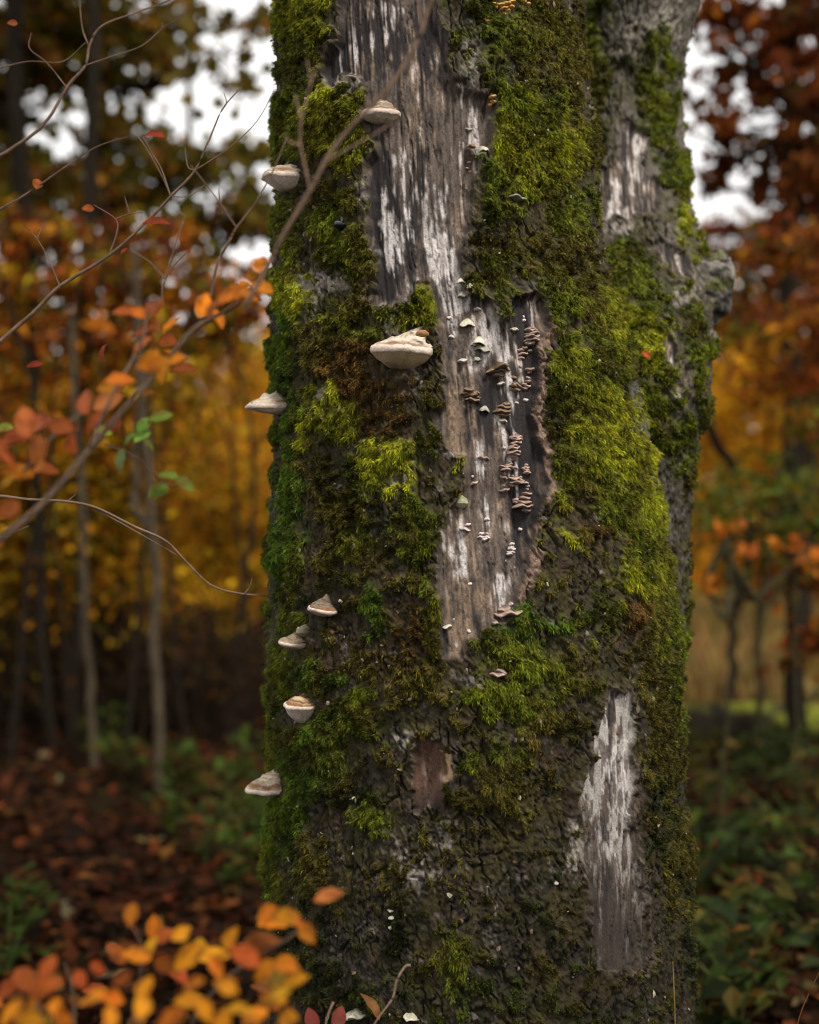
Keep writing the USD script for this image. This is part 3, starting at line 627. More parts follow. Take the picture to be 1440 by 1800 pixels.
REAR_MOSS = [
    (1040, 60, 22, 70, .9, GREEN), (1045, 150, 24, 60, 1.0, GREEN), (1050, 240, 18, 50, .9, DIM), (1150, 120, 40, 50, .85, GREEN), (1165, 200, 34, 70, 1.1, GREEN), (1120, 110, 50, 16, .7, DIM), (1190, 300, 16, 60, 1.1, GREEN), (1205, 380, 14, 50, 1.2, BRIGHT), (1225, 430, 12, 20, 1.1, BRIGHT),
    (1100, 440, 55, 22, 1.0, GREEN), (1110, 480, 60, 26, .95, GREEN), (1130, 510, 50, 30, .95, GREEN), (1195, 470, 12, 40, .8, BRIGHT), (1160, 540, 40, 22, .9, GREEN), (1120, 570, 50, 36, 1.3, BRIGHT), (1140, 610, 34, 34, 1.3, BRIGHT), (1215, 560, 20, 50, .9, GREEN), (1080, 550, 40, 40, 1.2, BRIGHT), (1110, 620, 40, 40, 1.0, GREEN),
    (1180, 650, 26, 26, .9, GREEN), (1235, 650, 14, 70, 1.0, GREEN), (1150, 700, 40, 36, 1.1, GREEN), (1175, 760, 34, 34, 1.0, GREEN), (1235, 720, 14, 50, .9, GREEN), (1195, 810, 26, 36, .8, GREEN), (1215, 850, 18, 60, .7, OLIVE), (1210, 960, 14, 80, .6, OLIVE), (1205, 1080, 14, 80, .7, GREEN), (1195, 1180, 14, 70, .8, GREEN), (1100, 690, 40, 40, 1.0, GREEN),
]
REAR_WOOD = [[(1090, 212), (1120, 218), (1144, 235), (1132, 272), (1164, 345), (1162, 372), (1100, 380), (1040, 384), (1040, 300), (1082, 288)],
             [(1152, 412), (1170, 430), (1210, 452), (1215, 492), (1180, 476), (1160, 450)], [(1165, 560), (1185, 575), (1195, 610), (1190, 650), (1175, 630), (1166, 600)],
             [(1172, 684), (1182, 690), (1196, 724), (1188, 722), (1176, 704)], [(1205, 640), (1214, 650), (1222, 690), (1216, 684)]]


def moss_field(u, v, blobs, seed):
    """Moss cover (before thresholding) and colour."""
    q = np.stack([u, v, 0 * u], -1)
    uu = u + (fbm(q / 38.0, 4, seed) - .5) * 84
    vv = v + (fbm(q / 38.0, 4, seed + 9) - .5) * 90
    best, wsum, col = np.zeros(u.shape), np.full(u.shape, 1e-6), np.zeros(u.shape + (3,))
    col += 1e-6 * np.array(OLIVE)
    for cu, cv, ru, rv, w, c in blobs:
        k = np.nonzero((np.abs(uu - cu) < 2.0 * ru) & (np.abs(vv - cv) < 2.0 * rv))
        e = w * np.exp(-(((uu[k] - cu) / (ru * 1.12)) ** 2 + ((vv[k] - cv) / (rv * 1.12)) ** 2) ** 1.5)
        best[k] = np.maximum(best[k], e)
        wsum[k] += e ** 3
        col[k] += (e ** 3)[:, None] * np.array(c)
    return best, col / wsum[..., None]


PALE = [(600, 145, 30, 16, 1.2), (540, 520, 22, 42, 1.2), (590, 495, 45, 18, 1.), (640, 335, 12, 45, 1.), (640, 130, 20, 20, .8), (569, 692, 9, 12, 2.2), (725, 650, 14, 40, .8), (690, 575, 14, 16, 1.6), (712, 1300, 26, 20, .8), (745, 1500, 60, 60, .3), (690, 1490, 30, 40, .3), (1010, 1480, 14, 50, .9), (990, 1530, 40, 40, .4), (800, 1480, 40, 40, .45), (830, 100, 20, 60, .8), (1040, 220, 6, 60, 1.), (740, 1540, 30, 30, .55), (650, 1640, 30, 30, .4), (1000, 470, 14, 10, .5), (860, 1600, 50, 60, .35), (960, 1100, 20, 20, .3), (620, 1140, 30, 30, .4), (640, 870, 10, 14, .8), (790, 800, 20, 10, .8)]
PALE_REAR = [(1180, 30, 40, 60, .9), (1110, 60, 40, 60, .6), (1170, 580, 16, 40, 1.), (1090, 400, 40, 14, .8), (1210, 500, 30, 40, .7), (1080, 540, 12, 20, 1.4), (1190, 700, 8, 22, 1.5), (1160, 130, 10, 60, .8)]
CLEAR = [(671, 200, 24), (512, 312, 20), (707, 615, 46), (494, 712, 22), (575, 1066, 30), (524, 1126, 28), (534, 1240, 30), (488, 1380, 24), (601, 395, 14), (809, 882, 16), (624, 1784, 14), (725, 1787, 12), (906, 350, 12), (849, 263, 10), (876, 1183, 16), (868, 172, 10), (887, 12, 26), (925, 4, 10)]


def dress(P, N, u, v, arc, blobs, woods, seed, grey, rear=False):
    """Relief, colours and cover of a stem. Returns displaced points, vertex colours, moss amount, moss colour, wood amount."""
    sh = u.shape
    u, v, arc, z = u.ravel(), v.ravel(), arc.ravel(), P[..., 2].ravel()
    p = P.reshape(-1, 3)
    front = np.abs(arc) < 1.0
    # exposed wood: ragged edges that follow the grain
    q2 = np.stack([arc * 1000, z * 1000, 0 * z], 1)                       # millimetres on the surface
    eu = u + (fbm(q2 / [26, 40, 1], 2, seed + 1) - .5) * 30 + (noise(q2 / [6, 16, 1], seed + 2) - .5) * 4
    ev = v + (fbm(q2 / [24, 24, 1], 2, seed + 3) - .5) * 26 + (noise(q2 / [7, 7, 1], seed + 4) - .5) * 4
    sd = np.full(u.shape, -1e3)
    which = np.zeros(u.shape, int)
    for k, w in enumerate(woods):
        a = np.array(w)
        i = np.nonzero((u > a[:, 0].min() - 70) & (u < a[:, 0].max() + 70) & (v > a[:, 1].min() - 70) & (v < a[:, 1].max() + 70) & front)[0]
        s = sd_poly(eu[i], ev[i], w)
        which[i] = np.where(s > sd[i], k, which[i])
        sd[i] = np.maximum(sd[i], s)
    soft = np.where((which == 1) & (not rear), 3 + 10 * sstep(1380, 1640, v), 1.0)
    wood = sstep(-1.5 * soft, 2.5 * soft, sd + (soft > 1.5) * (fbm(q2 / [9, 30, 1], 3, seed + 5) - .5) * soft * 2.2)
    # moss
    cover, mcol = moss_field(u, v, blobs, seed + 20)
    n1 = fbm(q2 / 22.0, 4, seed + 30)
    n2 = fbm(q2 / 7.0, 3, seed + 31)
    cover = np.maximum(cover * (.95 if rear else 1), .27 * (1 if not rear else .3))
    cover = cover * (1 - .55 * sstep(-19, -10, sd) * (u > 900) * sstep(535, 570, v) * sstep(1075, 1040, v)) if not rear else cover
    moss = sstep(.34, .74, cover * .94 + (n1 - .5) * 1.25 + (n2 - .5) * .75) * (1 - sstep(-4, 4, sd)) * front
    for fu, fv, fr in CLEAR:
        moss *= 1 - np.exp(-(((u - fu) / fr) ** 2 + ((v - fv) / fr) ** 2) ** 2)
    # mixing in brown and dark growth inside each patch
    n3 = fbm(q2 / 40.0, 3, seed + 33)
    n4 = fbm(q2 / 9.0, 3, seed + 34)
    big = fbm(q2 / 75.0, 2, seed + 35)
    mcol = mcol * ((0.5 + 0.9 * sstep(.3, .7, n4)) * (.62 + .76 * sstep(.3, .7, big)))[:, None]
    b = (sstep(.5, .72, n3) * .55)[:, None]
    mcol = mcol * (1 - b) + b * (np.array(OLIVE) * .75 + .25 * np.array(RUST)) * (0.6 + 0.8 * n4)[:, None]
    # bark relief
    low = fbm(np.stack([arc * 4, z * 2.2, 0 * z], 1), 3, seed + 40) - .5
    warp = np.stack([(fbm(q2 / 30., 2, seed + 41) - .5) * 26, (fbm(q2 / 30., 2, seed + 42) - .5) * 26], 1)
    e1, c1 = cells((q2[:, :2] + warp * 1.3) / [15, 38], seed + 43)
    e2, c2 = cells((q2[:, :2] + warp * .7) / [7, 8], seed + 44)
    crk = (1 - sstep(.02, .13, e1)) * sstep(.46, .64, fbm(q2 / 45.0, 3, seed + 45))
    crk2 = (1 - sstep(.02, .22, e2))
    e3, c3 = cells((q2[:, :2] + warp * 1.1) / [30, 105], seed + 48)
    fis = (1 - sstep(.0, .085, e3)) * sstep(.38, .54, fbm(q2 / 60.0, 2, seed + 49))
    rough = fbm(q2 / 6.0, 3, seed + 46)
    bark = (c1 - .5) * .004 + (c2 - .5) * .0025 + (n1 - .5) * .008 + (rough - .5) * .0045 + (fbm(q2 / [10, 30, 1], 3, seed + 47) - .5) * .007 - crk * .0058 - crk2 * .0009 - fis * .0085
    lip = np.exp(-np.maximum(-sd - 2, 0) / 14.0) * (sd < 1) * (0.4 + 1.2 * n1)
    # wood relief: long vertical grain, shallow furrows, a few insect holes
    g1 = fbm(q2 / [7, 120, 1], 3, seed + 50)
    g2 = fbm(q2 / [2.6, 60, 1], 2, seed + 51)
    g3 = fbm(q2 / [16, 46, 1], 3, seed + 52)
    split = 1 - sstep(.0, .022, np.abs(fbm(np.stack([q2[:, 0] / 17 + (n1 - .5) * .5, q2[:, 1] / 190, 0 * z + 9], 1), 3, seed + 53) - .5))
    split = split * sstep(.42, .6, fbm(q2 / [20, 90, 1], 2, seed + 54))
    wd = -split * .003 + (g1 - .5) * .006 + (g2 - .5) * .0022 + (g3 - .5) * .006
    depth = np.where(rear, .008, np.array([.015, .007, .010, .01, .01])[np.minimum(which, 4)])
    h = low * .030 + (1 - wood) * (bark + lip * .007) + wood * (wd - depth * sstep(-1, 10, sd))
    lump = 1 - np.abs(2 * fbm(q2 / [17, 13, 1], 3, seed + 60) - 1)
    h = h + moss * (.002 + .0095 * lump ** 2 * (.4 + cover.clip(0, 1.4) * .6) + (rough - .5) * .005)
    # colours
    dark = np.array([.034, .026, .0195])
    bcol = dark * (0.55 + .9 * n4)[:, None] * (0.75 + .5 * c2)[:, None]
    warm = sstep(.45, .7, n3)[:, None]
    bcol = bcol * (1 - warm) + warm * bcol * [1.5, 1.25, 1.0]
    gz = grey(u, v)
    bcol = bcol * (1 - gz[:, None]) + gz[:, None] * np.array([.135, .125, .108] if rear else [.135, .128, .118]) * (0.45 + 1.1 * n4)[:, None]
    lich = sstep(.66, .74, fbm(q2 / 13.0, 3, seed + 70)) * sstep(.48, .6, fbm(q2 / 60.0, 2, seed + 71))
    bcol = bcol * (1 - .55 * lich[:, None]) + .55 * lich[:, None] * np.array([.24, .215, .19])
    bcol *= ((1 - .6 * crk - .25 * crk2 * (1 - crk)) * (1 - .7 * fis))[:, None]
    film = (sstep(.42, .62, fbm(q2 / 26.0, 4, seed + 72)) * .6)[:, None]
    bcol = bcol * (1 - film) + film * np.array([.034, .031, .007]) * (.6 + .8 * n4)[:, None]
    bcol *= (1 - .25 * sstep(1150, 1500, v))[:, None]  # bark darkened towards the foot: damp tone plus painted-in shade
    gm = (sstep(.2, .5, cover + (n2 - .5)) * (1 - moss) * .5)[:, None]
    bcol = bcol * (1 - gm) + gm * mcol * .5
    pale = np.zeros(u.shape)
    for cu, cv, ru, rv, w in (PALE_REAR if rear else PALE):
        pale += w * np.exp(-((u - cu) / ru) ** 2 - ((v - cv) / rv) ** 2)
    pm = (sstep(.42, .62, fbm(q2 / [7, 10, 1], 3, seed + 74) * .75 + pale * .34 - .08) * np.minimum(pale * 1.5, 1) * .9)[:, None]
    bcol = bcol * (1 - pm) + pm * np.array([.30, .265, .23]) * (.55 + .7 * rough)[:, None]
    if not rear:
        peel = ((sd < 0) * sstep(-17, -12, sd + (n2 - .5) * 12) * (u > 900) * sstep(535, 570, v) * sstep(1075, 1040, v) * sstep(.30, .45, fbm(q2 / [40, 40, 1], 2, seed + 75)))[:, None] * .85
        bcol = bcol * (1 - peel) + peel * np.array([.25, .165, .125]) * (.45 + 1.0 * rough)[:, None]
    rim = (np.exp(-np.maximum(-sd, 0) / 5.0) * (sd < 0) * sstep(.42, .6, n2))[:, None] * .6
    bcol = bcol * (1 - rim) + rim * np.array([.20, .15, .115])
    # wood tones, streaked along the grain
    s1 = fbm(np.stack([q2[:, 0] / 9, q2[:, 1] / 150, 0 * z + 3], 1), 4, seed + 80)
    s2 = fbm(np.stack([q2[:, 0] / 4, q2[:, 1] / 40, 0 * z + 5], 1), 3, seed + 81)
    s3 = fbm(q2 / [22, 60, 1], 3, seed + 82)
    s4 = fbm(q2 / [9, 14, 1], 3, seed + 84)
    tone = (s1 - .5) * 1.35 + (s2 - .5) * 1.0 + (s3 - .5) * .7 + (s4 - .5) * .7
    if rear:
        white, tan, char, red = 0.30, .3, .25, 0
    else:
        white = np.zeros(u.shape)
        tan, char = white.copy(), white.copy()
        for arr, rows in ((white, [(800, 520, 26, 70, 1.), (870, 590, 30, 55, 1.3), (730, 400, 50, 90, .75), (770, 440, 22, 120, .9), (690, 340, 30, 60, .5), (690, 430, 18, 60, .5), (820, 230, 30, 80, .55), (850, 880, 14, 120, .6), (905, 800, 12, 60, .6), (890, 1030, 16, 22, 1.3),
                                   (690, 45, 14, 60, .5), (625, 60, 16, 40, .45), (800, 985, 22, 60, .6), (1062, 1280, 14, 50, 1.2), (1095, 1340, 14, 70, 1.), (1080, 1360, 16, 40, 1.2), (1050, 1440, 14, 60, .6), (1095, 1450, 14, 60, .7), (1058, 1540, 6, 70, .6), (900, 700, 20, 50, .4), (730, 200, 20, 60, .45)]),
                          (tan, [(810, 800, 40, 120, .7), (830, 1050, 50, 90, .8), (800, 700, 24, 80, .5), (740, 190, 40, 90, .5), (775, 610, 10, 60, .8), (830, 330, 30, 90, .4), (1078, 1260, 8, 60, .9), (810, 1130, 30, 30, .7), (690, 120, 50, 60, .3), (755, 1340, 22, 40, .6)]),
                          (char, [(675, 480, 22, 50, 1.3), (668, 350, 18, 100, 1.1), (655, 60, 60, 70, .8), (580, 110, 24, 40, 1.2), (930, 760, 24, 160, .9), (925, 560, 30, 60, .9), (880, 690, 40, 50, .6), (920, 900, 22, 60, .8), (735, 300, 14, 60, .8), (720, 430, 10, 80, .6), (860, 520, 40, 14, .8), (750, 90, 24, 60, .6),
                                  (745, 1330, 14, 50, .5), (1050, 1620, 60, 110, .5), (1080, 1680, 60, 40, .5), (870, 740, 40, 40, .4)])):
            for cu, cv, ru, rv, w in rows:
                arr += w * np.exp(-((u - cu) / ru) ** 2 - ((v - cv) / rv) ** 2)
        red = sstep(-.5, .5, np.where(which == 2, 1., -1.)) * (which == 2)
    base = np.array([.10, .079, .067])
    wcol = base * (0.75 + .8 * s2)[:, None]

    def lay(amount, c):
        nonlocal wcol
        amount = np.clip(amount, 0, 1)[:, None]
        wcol = wcol * (1 - amount) + amount * np.array(c)
    lay(sstep(.0, .5, tone + .55 * np.asarray(tan) - .1) * .75, [.27, .19, .13])
    lay(sstep(.05, .5, -tone * .8 + np.asarray(char) * .95 - .06) * .92, [.020, .018, .020])
    lay(sstep(.15, .55, tone * .8 + (s3 - .5) * .9 + np.asarray(white) * .8 - .20) * (.45 + .5 * sstep(.35, .6, s2)), [.56, .52, .51])
    lay(sstep(.62, .70, fbm(q2 / [3.5, 9, 1], 2, seed + 83)) * .6, [.03, .026, .024])
    if not rear:
        lay(red * (.55 + .3 * s1), [.12, .058, .036])
        two = (which == 1)
        b1 = fbm(q2 / [11, 42, 1], 3, seed + 86)
        lay(two * sstep(.5, .58, b1 + .16 * sstep(1460, 1300, v) - .10 * sstep(1480, 1600, v)) * (.5 + .5 * s2) * .95, [.46, .43, .40])
        lay(two * sstep(.54, .62, fbm(q2 / [8, 30, 1], 3, seed + 87)) * .8, [.085, .062, .048])
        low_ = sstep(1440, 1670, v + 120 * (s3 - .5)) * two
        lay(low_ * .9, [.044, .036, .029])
        chip = sd_poly(eu, ev, [(779, 1314), (792, 1322), (800, 1338), (796, 1352), (791, 1372), (782, 1390), (779, 1366), (784, 1346)])
        lay(sstep(-1, 2, chip) * .95, [.52, .37, .22])
        lay(sstep(1375, 1420, v) * (which == 2) * .8, [.04, .032, .028])
    lay(split * .85, [.014, .012, .012])
    edge = 1 - sstep(0, 9, sd)
    lay(edge * wood * .55, [.03, .025, .022])
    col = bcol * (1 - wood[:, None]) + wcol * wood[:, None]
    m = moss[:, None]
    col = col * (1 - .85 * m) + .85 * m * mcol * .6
    out = p + N.reshape(-1, 3) * h[:, None]
    return out.reshape(sh + (3,)), col.reshape(sh + (3,)), moss.reshape(sh), mcol.reshape(sh + (3,)), wood.reshape(sh), h


def column_angles(front, half, back):
    return np.concatenate([np.linspace(-half, half, front), np.linspace(half, 2 * np.pi - half, back + 2)[1:-1]])


def grey_main(u, v):
    strip = sd_poly(u, v, [(1062, 660), (1090, 690), (1110, 740), (1150, 800), (1165, 900), (1190, 990), (1215, 1060), (1240, 900), (1200, 760), (1120, 660)])
    hi = sd_poly(u, v, [(800, 150), (860, 172), (850, 90), (900, 60), (820, 20), (775, 40), (782, 90), (778, 130)])
    tongue = sd_poly(u, v, [(820, 500), (966, 512), (975, 470), (900, 500), (890, 565), (865, 555)])
    return .6 * sstep(-14, 14, strip) + .35 * sstep(-10, 14, hi) + .3 * sstep(-6, 8, tongue) + .05


rows = np.concatenate([np.linspace(-2600, -80, 90)[:-1], np.linspace(-80, 1830, 800), np.linspace(1830, 2200, 60)[1:]])
cols = column_angles(530, 1.72, 44)
P0, N0, U0, V0, A0 = stem_grid(MAIN, D_MAIN, rows, cols, 0.95)
A0 = np.where(np.abs(A0) > 1.2, np.sign(A0) * 1.2, A0)
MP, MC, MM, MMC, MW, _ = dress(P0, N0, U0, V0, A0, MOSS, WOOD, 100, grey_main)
MN = grid_normals(MP)

rows_r = np.concatenate([np.linspace(-2600, -80, 60)[:-1], np.linspace(-80, 1300, 430), np.linspace(1300, 2200, 40)[1:]])
cols_r = column_angles(210, 1.8, 26)
D_REAR = (3.52 - .38 * sstep(120, 720, rows_r))[:, None]
P1, N1, U1, V1, A1 = stem_grid(REAR, D_REAR, rows_r, cols_r, 1.0)
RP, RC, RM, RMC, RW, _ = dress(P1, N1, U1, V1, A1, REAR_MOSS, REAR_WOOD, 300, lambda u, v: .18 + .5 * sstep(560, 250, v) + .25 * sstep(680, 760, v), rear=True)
RN = grid_normals(RP)

old_tree = thing('old_beech_tree', 'old forked trunk under green moss, with bark fallen away to bare grey wood', 'tree')
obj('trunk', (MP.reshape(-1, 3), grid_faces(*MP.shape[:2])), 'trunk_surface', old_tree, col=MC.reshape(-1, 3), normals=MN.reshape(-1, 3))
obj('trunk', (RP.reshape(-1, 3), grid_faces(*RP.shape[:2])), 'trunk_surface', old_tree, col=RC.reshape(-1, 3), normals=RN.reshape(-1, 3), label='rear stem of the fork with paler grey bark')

# broken branch stub on the rear stem's right side
st = np.array([at(1150, 545, 3.33), at(1190, 530, 3.29), at(1225, 516, 3.26), at(1252, 508, 3.24), at(1268, 506, 3.235), at(1274, 506, 3.235), at(1276, 506, 3.235)])
sv, sf = tube(smooth_line(st, 70), [.112, .10, .088, .076, .070, .068, .066, .064, .063, .058, .03], 90)
sn = unit(sv - np.array([0, 0, 0]) - smooth_line(st, 70)[np.minimum(np.arange(len(sv)) // 90, 69)])
hh = (fbm(sv * 26, 3, 5) - .5) * .034 + (fbm(sv * 110, 4, 6) - .5) * .016
sv = sv + sn * hh[:, None]
g = fbm(sv * 70, 4, 8)[:, None]
scol = np.array([.115, .105, .09]) * (.25 + 1.5 * sstep(.3, .7, g))
mo = sstep(.52, .62, fbm(sv * 28, 3, 12))[:, None] * .55
scol = scol * (1 - mo) + mo * np.array(GREEN)
obj('branch_stub', (sv, sf), 'trunk_surface', old_tree, smooth=True, col=scol, label='broken grey branch stub')

# surface look-up: nearest point of the stems' skin that faces the camera at a trunk coordinate
def skin_index(PP, NN):
    p, n = PP.reshape(-1, 3), NN.reshape(-1, 3)
    k = np.nonzero((n * p).sum(1) - n[:, 2] * CAM_Z < 0)[0]
    uv = np.stack([720 + F * p[k, 0] / p[k, 1], 900 - F * (p[k, 2] - CAM_Z) / p[k, 1]], 1)
    return cKDTree(uv), k, p, n


SKIN = {False: skin_index(MP, N0), True: skin_index(RP, N1)}


def skin(px, py, rear=False, k=12):
    t, idx, p, n = SKIN[rear]
    i = idx[t.query([px, py], k=k)[1]]
    return p[i].mean(0), unit(n[i].mean(0))

# small flakes of dead bark and lichen stuck to the trunk
r = np.random.default_rng(17)
kk = SKIN[False][1]
uvk = np.stack([U0.ravel()[kk], V0.ravel()[kk]], 1)
ok = kk[(uvk[:, 1] > -20) & (uvk[:, 1] < 1820) & (MW.ravel()[kk] < .1)]
ii = r.choice(ok, 420)
base, nn = MP.reshape(-1, 3)[ii] + N0.reshape(-1, 3)[ii] * .004, N0.reshape(-1, 3)[ii]
tt = unit(np.cross(nn, r.normal(0, 1, nn.shape)))
bb = np.cross(nn, tt)
sz = r.uniform(.0012, .0052, (len(ii), 1)) * np.where(r.random((len(ii), 1)) < .12, 1.7, 1)
rim_ = [base + (tt * math.cos(a) * 1.0 + bb * math.sin(a) * .6) * sz * r.uniform(.6, 1.2, (len(ii), 1)) + nn * r.uniform(-.001, .003, (len(ii), 1)) for a in np.arange(6) * math.pi / 3]
fv = np.stack([base + nn * .002] + rim_, 1).reshape(-1, 3)
o = np.arange(len(ii))[:, None] * 7
ff = np.concatenate([o + [0, 1 + k, 1 + (k + 1) % 6] for k in range(6)], 1).reshape(-1, 3)
fc = np.array([[.30, .25, .19], [.20, .15, .10], [.36, .33, .24], [.12, .07, .035]])[r.integers(0, 4, len(ii))] * r.uniform(.6, 1.2, (len(ii), 1))
obj('bark_flake', (fv, ff), 'fungus_skin', old_tree, col=np.repeat(fc, 7, 0), kind='stuff', label='tiny pale flakes of bark and lichen')
# ------------------------------------------------------------------ moss: strands standing on the mats
def strands(PP, NN, MOSSM, COL, u, v, pick, count, seed, length, width, droop, jitter, clumpy=12.0):
    r = np.random.default_rng(seed)
    nr, nc = MOSSM.shape
    area = np.linalg.norm(np.cross(np.roll(PP, -1, 1) - PP, np.roll(PP, -1, 0) - PP), axis=-1)
    q = PP * 1000
    clump = sstep(.36, .62, fbm(q / clumpy, 2, seed + 7))
    w = np.where(pick, area * MOSSM ** 1.3 * (.22 + clump), 0)
    w[-1] = 0
    w = w.ravel() / w.sum()
    k = r.choice(w.size, count, p=w)
    i, j = np.divmod(k, nc)
    a, b = r.random((2, count, 1))
    j2, i2 = (j + 1) % nc, np.minimum(i + 1, nr - 1)
    base = PP[i, j] * (1 - a) * (1 - b) + PP[i, j2] * a * (1 - b) + PP[i2, j] * (1 - a) * b + PP[i2, j2] * a * b
    n = NN[i, j]
    q = base * 40
    flow = np.stack([fbm(q, 2, seed + 1) - .5, fbm(q, 2, seed + 2) - .5, fbm(q, 2, seed + 3) - .5], 1) * 2.2   # neighbours lean alike
    d = unit(n * .5 + flow * jitter + r.normal(0, .33, (count, 3)) + np.array([0, 0, -droop * .5]))
    L = length * (.55 + .9 * r.random((count, 1))) * (.6 + .55 * MOSSM[i, j][:, None])
    dn = np.array([0, 0, -1.0])
    p1 = base + d * L * .5
    d2 = unit(d + dn * droop)
    p2 = p1 + d2 * L * .5
    side = unit(np.cross(d, r.normal(0, 1, (count, 3))))
    ww = width * (.7 + .6 * r.random((count, 1)))
    base = base - n * .002
    vv = np.stack([base, p1 + side * ww * .5, p1 - side * ww * .5, p2], 1).reshape(-1, 3)
    o = np.arange(count)[:, None] * 4
    f = np.concatenate([o + [0, 1, 2], o + [2, 1, 3]], 1).reshape(-1, 3)
    c = COL[i, j] * (.55 + .9 * r.random((count, 1))) * (1 + .12 * r.normal(size=(count, 3)))
    pale = r.random((count, 1)) < .05
    c = np.where(pale, c * 1.6 + .01, c).clip(.002, 1)
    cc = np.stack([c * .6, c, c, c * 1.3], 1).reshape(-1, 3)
    return vv, f, cc


lum = MMC @ np.array([.3, .6, .1])
vis = np.abs(cols)[None, :] < 1.7
vis = np.broadcast_to((cols < 1.72)[None, :], MM.shape) & (V0 > -80) & (V0 < 1900)
feathery = lum > .085
MOSS_STUFF = [
    ('moss', vis & feathery, 150000, dict(length=.0095, width=.0013, droop=.75, jitter=.9), 'bright yellow-green feathery moss in thick cushions on the old trunk'),
    ('moss', vis & ~feathery & (U0 < 560), 95000, dict(length=.0065, width=.0015, droop=.4, jitter=.8, clumpy=9.0), 'deep green moss along the left edge of the old trunk'),
    ('moss', vis & ~feathery & (U0 >= 560) & (U0 < 860), 120000, dict(length=.0052, width=.0021, droop=.2, jitter=.9, clumpy=8.0), 'low olive and brown moss on the middle of the old trunk below the big pale bracket'),
    ('moss', vis & ~feathery & (U0 >= 860), 140000, dict(length=.0055, width=.0020, droop=.25, jitter=.9, clumpy=8.0), 'olive green moss on the right half of the old trunk'),
]
for k, (nm, pick, cnt, kw, lab) in enumerate(MOSS_STUFF):
    vv, ff, cc = strands(MP, N0, MM, MMC, U0, V0, pick, cnt, 900 + k, **kw)
    obj(nm, (vv, ff), 'moss_strand', col=cc, label=lab, cat='moss', kind='stuff')
pick = np.broadcast_to((cols_r < 1.8)[None, :], RM.shape) & (V1 > -80) & (V1 < 1250)
vv, ff, cc = strands(RP, N1, RM, RMC, U1, V1, pick, 70000, 950, length=.0075, width=.0019, droop=.5, jitter=.8)
obj('moss', (vv, ff), 'moss_strand', col=cc, label='green moss on the paler rear stem and in its fork', cat='moss', kind='stuff')
# ------------------------------------------------------------------ bracket fungi
UP = np.array([0, 0, 1.0])


def frame_at(px, py, rear=False, outward=None, tilt=0.0):
    p, n = skin(px, py, rear)
    o = unit(np.array([n[0], n[1], 0.0])) if outward is None else unit(np.array(outward, float))
    right = unit(np.cross(UP, o))
    if tilt:
        up = unit(UP + right * tilt)
        right = unit(np.cross(up, o))
    else:
        up = UP
    return p, right, o, up


def place(v, fr, size=1.0):
    p, right, o, up = fr
    return p + (v[:, :1] * right + v[:, 1:2] * o + v[:, 2:] * up) * size


def shell(profile, nphi, w, d, r, wave=.05, lumps=.02, back=.35, power=2.3):
    """A half-round bracket from a profile [(radius 0-1, height)]: x across, y out of the wood, z up. Grid (profile, phi)."""
    phi = np.linspace(-.12, np.pi + .12, nphi)
    c, s = np.cos(phi), np.sin(phi)
    rad = 1 / (np.abs(c) ** power + np.abs(s) ** power) ** (1 / power)
    ph = r.random(3) * 6
    rad = rad * (1 + wave * (np.sin(2 * phi + ph[0]) * .5 + np.sin(5 * phi + ph[1]) * .35 + np.sin(9 * phi + ph[2]) * .2))
    pr = np.asarray(profile, float)
    x = pr[:, :1] * rad * c * w / 2
    y = pr[:, :1] * rad * s * d - back * d * (1 - pr[:, :1]) * .3 - .004
    z = pr[:, 1:2] + 0 * x
    v = np.stack([x, y, z], -1)
    nz = (fbm(v * 55 + r.random(3) * 50, 3, 2) - .5)[..., None]
    v = v + nz * lumps * np.array([.25, .25, 1.0])
    k, n = v.shape[:2]
    i, j = np.meshgrid(np.arange(k - 1), np.arange(n - 1), indexing='ij')
    q = np.stack([i * n + j, i * n + j + 1, (i + 1) * n + j + 1, (i + 1) * n + j], -1).reshape(-1, 4)
    return v.reshape(-1, 3), np.vstack([q[:, [0, 1, 2]], q[:, [0, 2, 3]]]), np.repeat(pr[:, 0], n), v.reshape(-1, 3)


CREAM, BONE, GREYTAN, BROWN, PINKW, TANU = (.58, .50, .39), (.46, .39, .30), (.23, .18, .13), (.20, .10, .05), (.56, .46, .385), (.40, .30, .19)


